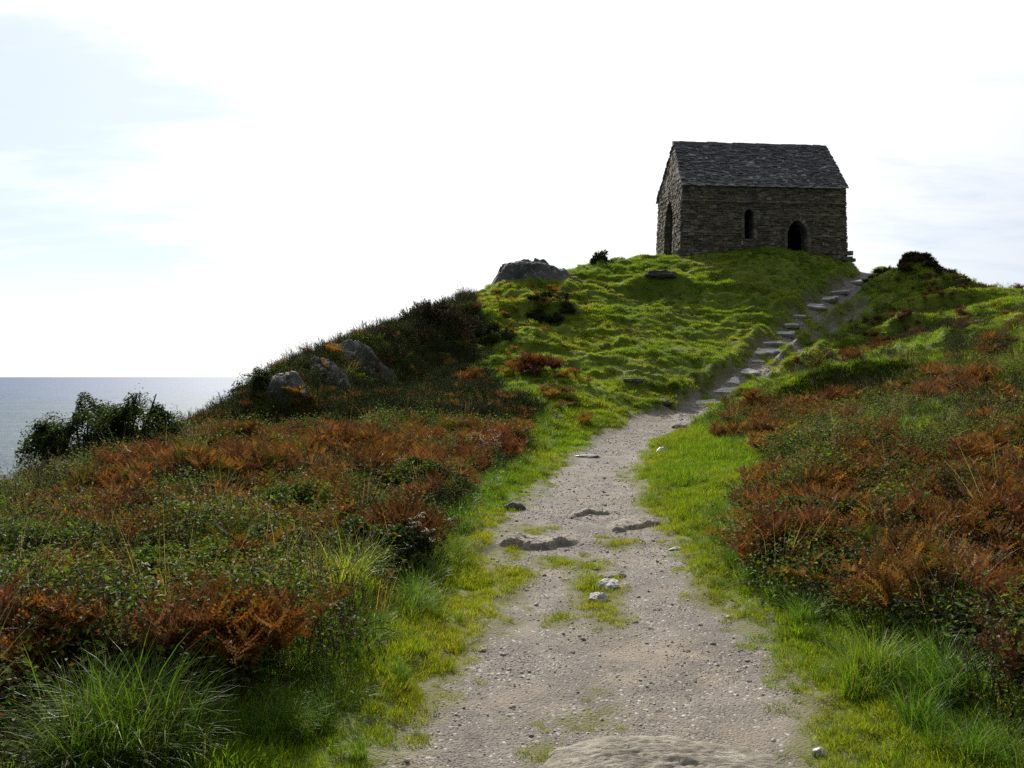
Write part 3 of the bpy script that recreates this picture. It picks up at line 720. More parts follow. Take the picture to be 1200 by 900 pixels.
    SCJ('bracken_cover', ('rust', 'brown', 'gold', 'green'), 'dense cover of rust and brown autumn bracken on both banks', 'bracken')
    SCJ('bramble_cover', ('bramble', 'ivy'), 'low dark green bramble and ivy tangle among the bracken', 'undergrowth')
    SCJ('heather_cover', ('heath', 'umbel'), 'grey brown heather and seed heads on the banks', 'heather')
    SCJ('gorse_cover', ('gorse',), 'dark low gorse covering the shaded ridge slope', 'gorse')
    SCJ('rough_grass', ('long', 'dry'), 'long rough grass and dry stalks between the bracken', 'grass')
bush_cover()

# ------------------------------------------------------------------ rocks
def ico(sub):
    import bmesh
    bm = bmesh.new(); bmesh.ops.create_icosphere(bm, subdivisions=sub, radius=1)
    v = np.array([x.co[:] for x in bm.verts]); f = np.array([[q.index for q in p.verts] for p in bm.faces]); bm.free(); return v, f
ICO = {k: ico(k) for k in (2, 3, 4, 5, 6)}
def rock_mesh(name, size, seed, mat, sub=5, cuts=9, rough=.12, freq=1.6, strata=0, flat=None, sharp=.75, groove=.10):
    v, f = ICO[sub]; v = v.copy(); r = np.random.default_rng(seed)
    for k in range(cuts):                                   # broken facets
        d = r.normal(0, 1, 3)*np.array([1, 1, .75]); d /= np.linalg.norm(d); h = r.uniform(.55, .9); e = v@d-h
        v -= np.where(e > 0, e*sharp, 0)[:, None]*d
    n = fbm3(v[:, 0]*freq+seed, v[:, 1]*freq, v[:, 2]*freq, seed, 5, .55)
    v *= (1+rough*2*n)[:, None]
    v *= (1-groove*np.abs(noise3(v[:, 0]*4.5+seed, v[:, 1]*4.5, v[:, 2]*1.2, seed+5))**.6)[:, None]
    v *= np.array(size)
    if strata:
        q = v[:, 2]/strata + 1.3*fbm3(v[:, 0]*.8, v[:, 1]*.8, v[:, 2]*.8, seed+3, 2)
        fr = q-np.floor(q); v[:, :2] *= (1+.09*(np.where(fr < .8, fr/.8, (1-fr)/.2)-.5))[:, None]
    if flat is not None: v[:, 2] = np.minimum(v[:, 2], flat+.25*(v[:, 2]-flat)+.012*fbm(v[:, 0]*5, v[:, 1]*5, seed, 3))
    return mk_mesh(name, v, f, None, [mat], None, True)
def rock(name, px, py, size, seed, mat, label, cat='rock', rz=0, sink=.3, tilt=0, group=None, at=None, **kw):
    x, y, z = at or hit(px, py)
    o = link(name, rock_mesh(name, size, seed, mat, **kw), None, (x, y, z+size[2]*(.55-1.3*sink)))
    o.rotation_euler = (tilt, 0, rz); return tag(o, label, cat, group)
def at_d(px, d): x, y = xw(px, d); return (x, y, gz(x, y))
rock('scar_rock', 0, 0, (.75,.35,.22), 15, M_SCAR, 'dark rock in the eroded hollow of the green slope', 'rock', 0, .60, 0, None, at_d(776, 37.55), sub=5, cuts=14, rough=.2)
rock('gully_rock', 1026, 323, (.6,.4,.35), 16, M_ROCK, 'dark rock at the head of the stepped path', 'rock', 0, .4, 0, None, at_d(1028, 40.6), sub=5, cuts=12)

# bedrock: a worn slab and ledges that rise gently from behind and break off at the front
def bedrock(name, x0, y0, rx, ry, h, seed, label, rz=0, mode='dome', n=150, mat=None, group=None):
    u = np.linspace(-1.15, 1.15, n); Xg, Yg = np.meshgrid(u, u)
    nz = fbm(Xg*1.5+seed, Yg*1.5, seed, 4); nf = fbm(Xg*4+seed, Yg*9, seed+2, 5)
    if mode == 'dome':
        rad = np.sqrt(Xg**2+Yg**2)+.30*nz
        env = 1-sm(.25, 1.02, rad)
        q = 4.2*(.5*Yg+.28*Xg**2+.05*Xg+.16*nz); fr = q-np.floor(q)
        led = np.where(fr < .9, fr/.9, (1-fr)/.1)
        zz = h*env*(.8+.3*nz) + env**.6*h*.36*(led-.5) + .05*h*nf*env + .010*env*fbm(Xg*14, Yg*22, seed+6, 4) - .03
    elif mode == 'crag':
        n2 = fbm(Xg*5+seed, Yg*1.2, seed+7, 4); prof = sm(-1.04, -.40, Xg+.15*nz)**.8*(1-.5*sm(.10, .85, Xg+.25*nz))*(1-sm(.80, 1.06, Xg))
        t = Yg+.42-.22*nz-.10*n2
        env = prof*sm(0, .34, t)*(1-sm(.45, 1.1, Yg))
        cell = np.abs(noise2(Xg*3.4+seed, Yg*2.2+.5*nf, seed+11)); 
        zz = h*np.minimum(env*(1+.35*nz+.14*n2), .86+.10*nz+.05*n2) - h*.17*env*(1-sm(0, .16, cell)) + .07*h*nf*sm(0, .3, env) - .06
    else:
        front = -.35+.25*Xg+.30*nz+.10*fbm(Xg*3, Yg*2+seed, seed+9, 4)
        t = Yg-front
        side = 1-sm(.55, 1.02, abs(Xg)+.25*nz)
        env = np.where(t > 0, 1-sm(.0, 1.15, t), 1-sm(0, .22, -t))*side
        q = 3.0*(t+.15*nf); fr = q-np.floor(q)
        zz = h*env*(1+.25*nz) + env*h*.12*(np.where(fr < .88, fr/.88, (1-fr)/.12)-.5) + .10*h*nf*env + .012*env*fbm(Xg*12, Yg*16, seed+6, 4) - .03
    c, s = math.cos(rz), math.sin(rz); wx, wy = Xg*rx, Yg*ry; px, py = x0+wx*c-wy*s, y0+wx*s+wy*c
    g = H(px, py)
    P = np.stack([px-x0, py-y0, g+zz-gz(x0, y0)], -1).reshape(-1, 3)
    id_ = np.arange(n*n).reshape(n, n); f = np.stack([id_[:-1, :-1], id_[:-1, 1:], id_[1:, 1:], id_[1:, :-1]], -1).reshape(-1, 4)
    ring = np.r_[id_[0, :-1], id_[:-1, -1], id_[-1, :0:-1], id_[:0:-1, 0]]; low = P[ring]-np.array([0, 0, .25]); m = len(ring)
    k = np.arange(m); f2 = np.stack([ring[k], n*n+k, n*n+(k+1) % m, ring[(k+1) % m]], -1)
    return tag(link(name, mk_mesh(name, np.r_[P, low], np.r_[f, f2], None, [mat or M_SLAB], None, True), None, (x0, y0, gz(x0, y0))), label, 'rock', group)
RG = 'rocks along the left ridge'
bedrock('rock_outcrop', *xw(624, 37.6), 1.75, 1.3, .88, 5, 'large pale grey lichened rock outcrop on the skyline left of the chapel', .05, 'crag', 170, M_ROCK)
bedrock('cliff_rock', *xw(338, 20.8), .62, .6, .52, 12, 'grey rock face beside the leafy bushes at the lowest end of the ridge', .35, 'crag', 110, M_ROCK, RG)
bedrock('cliff_rock', *xw(384, 23.5), .70, .6, .50, 31, 'pale grey rock jutting from the middle of the left ridge', .35, 'crag', 110, M_ROCK, RG)
bedrock('cliff_rock', *xw(424, 25.8), 1.15, .7, .56, 44, 'widest grey rock in the left ridge just below the gorse bush', .35, 'crag', 120, M_ROCK, RG)
bedrock('cliff_rock', *xw(452, 27.9), .6, .5, .36, 51, 'small dark rock at the left ridge top under a brown tuft', .3, 'crag', 90, M_ROCK, RG)
x, y, z = hit(752, 905); bedrock('bedrock_slab', x, y, .74, .56, .13, 3, 'tan layered bedrock slab in the path at the bottom of the picture', .1)
x, y, z = hit(634, 642); bedrock('rock_ledge', x, y+.3, .50, .62, .12, 8, 'flat topped rock ledge on the left half of the path', -.15, 'ledge')
x, y, z = hit(748, 620); bedrock('rock_ledge', x, y+.3, .46, .55, .09, 19, 'low dark edged rock ledge on the right half of the path', .1, 'ledge')
x, y, z = hit(694, 606); bedrock('rock_ledge', x, y+.3, .34, .5, .08, 27, 'smallest rock ledge in the middle of the path behind the others', 0, 'ledge')
rock('path_stone', 603, 597, (.17,.12,.10), 31, M_ROCK, 'rounded dark stone at the left edge of the path', 'stone', sub=4)
rock('path_stone', 713, 689, (.125,.10,.07), 32, M_WHITE, 'whitest stone in the grass island, the farther of the pair', 'stone', .4, .3, .15, sub=5, cuts=12)
rock('path_stone', 701, 704, (.11,.08,.06), 33, M_WHITE, 'white stone with a dark blotch, nearer of the pair in the grass island', 'stone', .2, .3, .15, sub=5, cuts=12)
rock('path_stone', 717, 677, (.16,.09,.04), 34, M_SLAB, 'tan stone sunk in grass just behind the two white stones', 'stone', .2, .3, sub=5)
rock('path_stone', 776, 530, (.20,.14,.10), 35, M_STEP, 'lone grey stone on the grass right of the path bend', 'stone', .4, .3, sub=4)
rock('path_stone', 795, 502, (.26,.16,.10), 36, M_ROCK, 'grey stone at the path bend below the steps', 'stone', .2, .35, sub=4)
rock('path_stone', 791, 645, (.09,.06,.035), 37, M_WHITE, 'small white stone at the right edge of the path', 'stone', .5, .3, sub=4)
rock('path_stone', 690, 536, (.34,.14,.06), 38, M_STEP, 'flat brown grey stone at the left path edge before the bend', 'stone', 0, .4, sub=4)
rock('path_stone', 840, 884, (.030,.026,.022), 39, M_WHITE, 'tiny pale pebble lying on the bedrock slab edge', 'stone', 0, .3, sub=3)
rock('path_stone', 962, 888, (.05,.04,.032), 40, M_STEP, 'grey cobble at the lower right corner of the path', 'stone', 0, .3, sub=3)
for k, (px, py, w, hgt, lb) in enumerate([(745,447,.6,.1,'grey bare stone patch on the slope left of the steps'),(775,472,.5,.12,'lowest bare stone in the turf left of the steps'),(812,415,.8,.12,'long bare stone in the turf beside the steps')]):
    rock('turf_stone', px, py, (w*.8,.22,hgt), 50+k, M_ROCK, lb, 'stone', .2, .46, sub=5, rough=.2, cuts=14)

# stone steps climbing the worn gully
ST = [(826,473,.50),(850,459,.62),(860,446,.36),(875,437,.58),(889,424,.34),(889,413,.58),(904,402,.42),(911,391,.62),(927,381,.42),(938,371,.34),(951,359,.60),(966,350,.38),(980,342,.46),(999,331,.40)]
names = ['lowest', 'second lowest', 'third lowest', 'fourth lowest', 'fifth lowest', 'sixth lowest', 'seventh lowest',
         'seventh from the top', 'sixth from the top', 'fifth from the top', 'fourth from the top', 'third from the top', 'second from the top', 'topmost']
def step_mesh(w, d, h, seed):
    n = 22; u = np.linspace(-1, 1, n); Xg, Yg = np.meshgrid(u, u); r = np.random.default_rng(seed)
    ang = np.arctan2(Yg, Xg); rr = 1+.16*np.sin(ang*2+seed)+.14*np.sin(ang*3+seed*2.1)+.08*np.sin(ang*5+seed*1.3)+.06*np.sin(ang*7+seed)
    px, py = Xg*w*rr, Yg*d*rr; top = h*(.5+.22*fbm(px*2.2, py*3, seed, 4))+.03*(1-np.maximum(abs(Xg), abs(Yg))**6)
    e = np.maximum(abs(Xg), abs(Yg)); top = top-.5*h*(e > .97)
    P = np.stack([px, py, top], -1).reshape(-1, 3); id_ = np.arange(n*n).reshape(n, n)
    f = np.stack([id_[:-1, :-1], id_[:-1, 1:], id_[1:, 1:], id_[1:, :-1]], -1).reshape(-1, 4)
    ring = np.r_[id_[0, :-1], id_[:-1, -1], id_[-1, :0:-1], id_[:0:-1, 0]]; m = len(ring); low = P[ring]*np.array([1.02, 1.02, 1])-np.array([0, 0, h*1.6]); k = np.arange(m)
    return mk_mesh('stone_step', np.r_[P, low], np.r_[f, np.stack([ring[k], n*n+k, n*n+(k+1) % m, ring[(k+1) % m]], -1)], None, [M_STEP], None, False)
for k, (px, py, w) in enumerate(ST):
    x, y, z = hit(px, py); r = random.Random(k)
    o = link('stone_step', step_mesh(w*r.uniform(.75, 1.0), r.uniform(.16, .34), .065, 70+k), None, (x+r.uniform(-.2, .2), y, z+r.uniform(-.015, .02))); o.rotation_euler = (r.uniform(.18, .42), r.uniform(-.10, .10), r.uniform(-.5, .25))
    tag(o, names[k]+' grey stone step in the worn path to the chapel', 'step', 'stone steps up to the chapel')

# gravel and small pebbles
def gravel():
    ms = []
    for k in range(6):
        v, f = ICO[2]; v = v.copy(); r = np.random.default_rng(400+k)
        for q in range(7):
            d = r.normal(0, 1, 3); d /= np.linalg.norm(d); e = v@d-r.uniform(.5, .8); v -= np.where(e > 0, e, 0)[:, None]*d
        v *= np.array([1, r.uniform(.6, .9), r.uniform(.4, .65)]); c = np.ones_like(v)
        ms.append(mk_mesh('pebble', v, f, c, [M_PEBI], None, False))
    s = SC()
    for d0, d1, dens, mn in ((3.3, 5, 2600, .0035), (5, 8, 1500, .0045), (8, 13, 650, .007), (13, 24, 220, .010), (24, 41, 200, .022)):
        n = int(dens*wedge(d0, d1, .75)); x, y = cand(n, d0, d1, .75); sd = path_sd(x, y)
        cl = fbm(x*1.5, y*1.5, 301, 3)
        k = (rng.uniform(0, 1, n) < np.where(sd < .02, .55+.9*cl, .10*(sd < .3))); x, y = x[k], y[k]; n = len(x)
        sc = np.minimum(mn*np.exp(rng.exponential(.27, n)), .021+.016*rng.uniform(0, 1, n)**3+.0006*y); u = rng.uniform(0, 1, n)[:, None]; w = rng.uniform(.6, 1.3, (n, 1))
        t = np.where(u < .05, np.array([.50,.47,.44]), np.where(u < .25, np.array([.33,.29,.23]), np.where(u < .55, np.array([.225,.20,.185]), np.array([.31,.28,.255]))))*w
        s.add(x, y, H(x, y)+sc*.15, sc, 6, t, .25)
    s.build('gravel', ms, 'loose grey gravel and pebbles strewn over the path', 'gravel')
def peb_mat():
    m, nt = new_mat('gravel_stone'); t = N(nt, 'Attribute', attribute_type='INSTANCER', attribute_name='tint')
    p = N(nt, 'BsdfPrincipled', i_Roughness=.75); p.inputs['Specular IOR Level'].default_value = .3
    L(nt, t.outputs['Color'], p.inputs['Base Color']); o = N(nt, 'OutputMaterial'); L(nt, p.outputs[0], o.inputs[0]); return m
M_PEBI = peb_mat()
gravel()

# ------------------------------------------------------------------ plants that stand out one by one
def plant(name, x, y, parts, mats, label, cat, group=None, tint=(1, 1, 1)):
    z0 = gz(x, y); g = G()
    for p, dx, dy, rz, s, *t in parts:
        A = np.eye(4); A[:3, :3] = R3(rz, t[0] if t else 0)*s; A[:3, 3] = (dx, dy, gz(x+dx, y+dy)-z0 + (t[1] if len(t) > 1 else 0)); g.join(p, A)
    o = link(name, g.mesh(name, mats), None, (x, y, z0)); return tag(o, label, cat, group, None, tint)
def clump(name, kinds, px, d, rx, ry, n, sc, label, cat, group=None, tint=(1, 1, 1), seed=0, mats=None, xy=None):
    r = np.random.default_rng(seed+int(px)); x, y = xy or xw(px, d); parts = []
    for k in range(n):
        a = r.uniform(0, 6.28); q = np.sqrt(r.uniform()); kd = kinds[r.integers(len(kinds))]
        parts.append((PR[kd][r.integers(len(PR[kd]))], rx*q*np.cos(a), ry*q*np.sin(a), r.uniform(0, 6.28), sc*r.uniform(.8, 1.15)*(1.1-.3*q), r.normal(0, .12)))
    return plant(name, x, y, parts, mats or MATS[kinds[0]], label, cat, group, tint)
BG = 'bracken clumps standing clear of the mass'
for i, (kinds, px, py, rx, ry, n, sc, lb, tn) in enumerate([
  (('brown','rust'), 625, 437, .75, .45, 9, .85, 'dark red brown bracken clump alone on the green slope below the gorse', (.8,.7,.8)),
  (('gold','rust'), 545, 458, .5, .4, 6, .75, 'orange bracken clump at the foot of the shaded ridge', (1,1,1)),
  (('gold','green'), 655, 470, .5, .4, 6, .6, 'golden bracken clump at the edge of the open turf', (1,1,1)),
  (('brown','rust'), 880, 492, .55, .45, 8, .9, 'dark brown bracken clump beside the foot of the steps', (.8,.75,.8)),
  (('brown','rust'), 850, 517, .32, .3, 4, .7, 'small brown bracken clump nearest the path bend on the right', (.9,.85,.9)),
  (('rust',), 910, 535, .5, .4, 8, .75, 'bright rust bracken clump on the right bank above the grass', (1.1,1.05,1)),
  (('rust','brown'), 980, 560, .55, .45, 8, .8, 'brown bracken clump leaning over the right hand grass', (1,.95,1)),
  (('rust',), 300, 790, .22, .2, 5, .85, 'tall orange bracken clump standing in the dark brambles by the left verge', (1.1,1,.9)),
  (('brown','rust'), 30, 800, .35, .3, 6, .8, 'tangled dead bracken clump at the left edge of the picture', (1.15,1.1,1)),
  (('brown',), 470, 655, .35, .35, 6, .95, 'dark dead bracken clump overhanging the left verge', (.75,.7,.75)),
  (('rust','brown'), 590, 540, .5, .45, 7, .85, 'brown bracken clump at the right end of the rusty bank', (.9,.9,.9)),
  (('rust',), 930, 660, .35, .3, 6, .85, 'rust bracken clump at the near left corner of the right bank', (1,1,1)),
  (('brown',), 1060, 720, .35, .3, 5, .8, 'flattened brown bracken clump behind the bright grass tussock', (1,.95,.9))]):
    x, y, _ = hit(px, py); clump('bracken_clump', kinds, px, y, rx, ry, n, sc, lb, 'bracken', BG, tn, i, xy=(x, y))
TG = 'grass tussocks by the path verges'
for i, (kinds, px, py, rx, ry, n, sc, lb, tn) in enumerate([
  (('long',), 135, 888, .36, .26, 24, .95, 'large drooping dark green grass tussock at the bottom left corner', (.85,.9,.9)),
  (('long',), 310, 870, .22, .18, 9, .55, 'green grass tussock at the verge right of the corner tussock', (1,1,1)),
  (('long',), 360, 800, .25, .2, 8, .5, 'bright grass tussock below the orange bracken clump', (1.1,1.1,1)),
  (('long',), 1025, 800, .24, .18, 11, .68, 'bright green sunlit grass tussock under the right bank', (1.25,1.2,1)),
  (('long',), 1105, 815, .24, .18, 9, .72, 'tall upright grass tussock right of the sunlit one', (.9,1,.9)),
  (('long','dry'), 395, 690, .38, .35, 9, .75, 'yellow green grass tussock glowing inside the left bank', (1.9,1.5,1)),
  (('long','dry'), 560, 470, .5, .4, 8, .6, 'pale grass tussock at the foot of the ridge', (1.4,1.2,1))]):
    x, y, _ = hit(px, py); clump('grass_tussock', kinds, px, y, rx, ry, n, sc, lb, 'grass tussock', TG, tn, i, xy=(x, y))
x, y, _ = hit(492, 672); clump('flowering_herb', ('umbel',), 492, y, .15, .15, 5, .95, 'pale white flowering herb at the edge of the left bank', 'wildflower', None, (1.2,1.2,1.2), 4, xy=(x, y))
x, y, _ = hit(575, 545); clump('flowering_herb', ('umbel',), 575, y, .3, .2, 6, 1.0, 'silvery seed heads at the right end of the left bank', 'wildflower', None, (1.2,1.2,1.2), 5, xy=(x, y))

def shrub(name, px, d, w, dp, h, seed, label, cat='bush', leaf='broad', nleaf=9000, size=.045, cols=None, stems=14, stemc=(.07,.055,.04), lobes=12, low=.1, nw=.006, skew=0.0, rk=1.0):
    """a shrub of its own: woody stems (part) and foliage (part)"""
    r = np.random.default_rng(seed); x, y = xw(px, d); z0 = gz(x, y); root = empty(name, (x, y, z0)); tag(root, label, cat)
    C = np.c_[r.uniform(-.75, .75, lobes)*w, r.uniform(-.7, .7, lobes)*dp, r.uniform(low, .72, lobes)*h]
    C[:, 2] *= (1-.45*(np.abs(C[:, 0])/w)**2)*(1+skew*C[:, 0]/w)
    if leaf != 'broad':
        lobes = int(lobes*2.2); C = np.c_[r.uniform(-.9, .9, lobes)*w, r.uniform(-.8, .8, lobes)*dp, r.uniform(-.05, .55, lobes)*h]; C[:, 2] *= (1.15-.75*(np.abs(C[:, 0])/w)**1.5); per = nleaf//lobes
    C[:, 2] += H(x+C[:, 0], y+C[:, 1])-z0-.04
    gs = G(); sp = []
    for k in range(stems):
        t = C[k % lobes]+r.normal(0, .12, 3)*np.array([w, dp, h*.6]); b = np.array([t[0]*.35, t[1]*.35, gz(x+t[0]*.35, y+t[1]*.35)-z0-.05])
        pts = [b, b*.6+t*.4+r.normal(0, .05, 3)*w, b*.25+t*.75+r.normal(0, .04, 3)*w, t+np.array([0, 0, .1*h])]
        tube(gs, pts, .022*h, .006*h, stemc, 0, 5)
        for j in range(4):
            q = pts[2]+r.normal(0, .09, 3)*np.array([w, dp, h]); tube(gs, [pts[1+j % 2], (pts[2]+q)/2+r.normal(0, .03, 3), q], .009*h, .003*h, stemc, 0, 4); sp.append(q)
    SPR = sp
    so = gs.mesh('stem', [M_TWIG]); tag(link('stem', so, root), tint=(1, 1, 1))
    g = G(); per = nleaf//lobes
    for k in range(lobes):
        rad = r.uniform(.20, .36)*rk*np.array([w, dp*1.2, h*.9])*(1 if leaf == 'broad' else .8); P = []; per = nleaf//lobes
        if leaf == 'broad':
            m = per; dd = r.normal(0, 1, (m, 3)); dd /= np.linalg.norm(dd, axis=1)[:, None]; rr = r.uniform(.35, 1.1, (m, 1))**.6
            P = C[k]+dd*rr*rad; P += .12*w*np.c_[noise3(*(P.T*3), 1), noise3(*(P.T*3), 2), noise3(*(P.T*3), 3)]
            keep = noise3(*(P.T*5/max(w, .6)), 9) > -.35; leafset(g, P[keep], dd[keep]*.6+np.array([0, 0, .6]), size, cols, r, 0)
        else:
            nw = .004+.00018*d; m = int(per*1.8)//30; dd = r.normal(0, 1, (m, 3)); dd[:, 2] = np.abs(dd[:, 2])*.9-.15; dd /= np.linalg.norm(dd, axis=1)[:, None]
            P = C[k]+dd*r.uniform(.55, 1.1, (m, 1))*rad
            for p, q in zip(P, dd):
                q = q+np.array([0, 0, .4])+r.normal(0, .3, 3); q /= np.linalg.norm(q); l = r.uniform(.12, .34)*max(h, .7)
                tube(g, [p-q*l*.7, p+q*l*.5], .005, .002, stemc, 0, 3)
                mm = 28; t = r.uniform(-.5, 1, (mm, 1)); nn = q+r.normal(0, .6, (mm, 3)); nn /= np.linalg.norm(nn, axis=1)[:, None]; b = p+q*l*.55*t
                s = np.cross(nn, r.normal(0, 1, (mm, 3))); s /= np.linalg.norm(s, axis=1)[:, None]; ln = r.uniform(.035, .085, (mm, 1))*(1+nw*40)
                g.add(np.stack([b-s*nw, b+s*nw, b+nn*ln], 1).reshape(-1, 3), np.arange(3*mm).reshape(-1, 3), np.repeat(np.array(cols)[r.integers(0, len(cols), mm)]*r.uniform(.7, 1.3, (mm, 1)), 3, 0), 0)
    if leaf == 'broad':
        for q in SPR:                                        # leaves along the outer sprays
            P = q+r.normal(0, .07, (40, 3))*np.array([1, 1, 1.3]); leafset(g, P, np.tile([0, 0, 1.], (40, 1)), size, cols, r, 0)
    tag(link('foliage', g.mesh('foliage', [M_LEAF if leaf == 'broad' else M_TWIG]), root), tint=(1, 1, 1))
    return root
HAW = [(.030,.052,.015),(.040,.066,.018),(.055,.085,.024),(.07,.10,.03),(.022,.038,.012)]
shrub('coastal_shrub', 122, 15.8, 1.5, .9, 1.75, 1, 'broad windswept dark green shrub standing against the sea', nleaf=90000, size=.05, cols=HAW, lobes=64, skew=-.22, stems=50, rk=.66, low=.0)
shrub('coastal_shrub', 18, 14.2, .6, .6, .75, 2, 'low leafy shrub at the far left edge below the windswept one', nleaf=12000, size=.05, cols=HAW, lobes=16, rk=.7)
shrub('leafy_shrub', 305, 21.2, .9, .6, .8, 4, 'dark leafy shrub at the low end of the rocky ridge', nleaf=16000, size=.045, cols=HAW, lobes=14, low=-.05)
DG = [(.048,.052,.020),(.062,.064,.024),(.078,.058,.032),(.10,.072,.042)]
shrub('gorse_bush', 515, 30.6, 1.25, .8, 1.35, 5, 'large dark gorse bush with bare brown stems on the left ridge', leaf='spiny', nleaf=24000, cols=DG, stems=34, lobes=14, stemc=(.13,.09,.07))
shrub('gorse_bush', 577, 31.2, .75, .55, .75, 6, 'low dark green gorse bush right of the large one', leaf='spiny', nleaf=9000, cols=GRS, lobes=8)
shrub('gorse_bush', 706, 41.2, .5, .45, .75, 7, 'small dark bush alone on the skyline left of the chapel', leaf='spiny', nleaf=6000, cols=GRS, lobes=7)
shrub('gorse_bush', 1072, 38.1, .8, .7, .42, 8, 'brown topped gorse bush on the skyline right of the chapel', leaf='spiny', nleaf=22000, cols=[(.13,.078,.032),(.10,.064,.030),(.075,.045,.025),(.045,.04,.018)], lobes=10, stemc=(.10,.06,.04))
shrub('gorse_bush', 1112, 37.6, .9, .7, .45, 9, 'low brown gorse bush trailing down the right skyline', leaf='spiny', nleaf=16000, cols=[(.085,.066,.032),(.11,.072,.038),(.066,.072,.028)], lobes=9, stemc=(.10,.06,.04))
shrub('gorse_bush', 452, 28.0, .45, .4, .55, 10, 'small brown tufted bush on the ridge left of the large gorse', leaf='spiny', nleaf=5000, cols=[(.09,.055,.02),(.07,.045,.02)], lobes=6)
shrub('gorse_bush', 645, 33.6, .9, .5, .55, 11, 'low dark heath bush on the turf below the skyline rock', leaf='spiny', nleaf=9000, cols=GRS, lobes=8)
shrub('gorse_bush', 1030, 39.6, .6, .5, .45, 12, 'low dark bush at the head of the steps', leaf='spiny', nleaf=6000, cols=GRS, lobes=6)
BR2 = [(.045,.080,.016),(.065,.11,.02),(.09,.14,.028),(.035,.06,.014),(.10,.07,.03)]
shrub('bramble_bush', 452, 8.3, .48, .42, .72, 21, 'dark leafy bramble bush overhanging the left verge nearest the white flowering herb', nleaf=14000, size=.036, cols=BR2, lobes=22, rk=.7)
shrub('bramble_bush', 505, 11.6, .55, .5, .72, 22, 'dark bramble bush on the left verge between brown bracken clumps', nleaf=12000, size=.036, cols=BR2, lobes=20, rk=.7)
shrub('bramble_bush', 215, 6.4, .6, .5, .78, 23, 'large green bramble bush behind the corner grass tussock', nleaf=20000, size=.034, cols=BRAM, lobes=26, rk=.7)
shrub('bramble_bush', 60, 7.6, .75, .6, .85, 24, 'dark bramble bush at the left edge behind the dead bracken', nleaf=18000, size=.034, cols=BR2, lobes=26, rk=.7)
shrub('bramble_bush', 340, 9.6, .7, .55, .80, 25, 'rounded green bramble bush in the middle of the left bank', nleaf=18000, size=.036, cols=BRAM, lobes=26, rk=.7)
shrub('bramble_bush', 945, 8.6, .6, .5, .72, 26, 'dark bramble bush at the near corner of the right bank', nleaf=15000, size=.036, cols=BR2, lobes=22, rk=.7)
shrub('heath_bush', 1165, 8.6, .9, .7, .95, 13, 'dark bramble bush at the right edge above the grass', nleaf=9000, size=.04, cols=[(.035,.045,.016),(.05,.055,.02),(.07,.05,.03),(.06,.035,.022)], lobes=12)
shrub('heath_bush', 1040, 9.0, .7, .6, .75, 14, 'dark green bramble bush behind the flattened bracken on the right', nleaf=7000, size=.04, cols=BRAM, lobes=10)

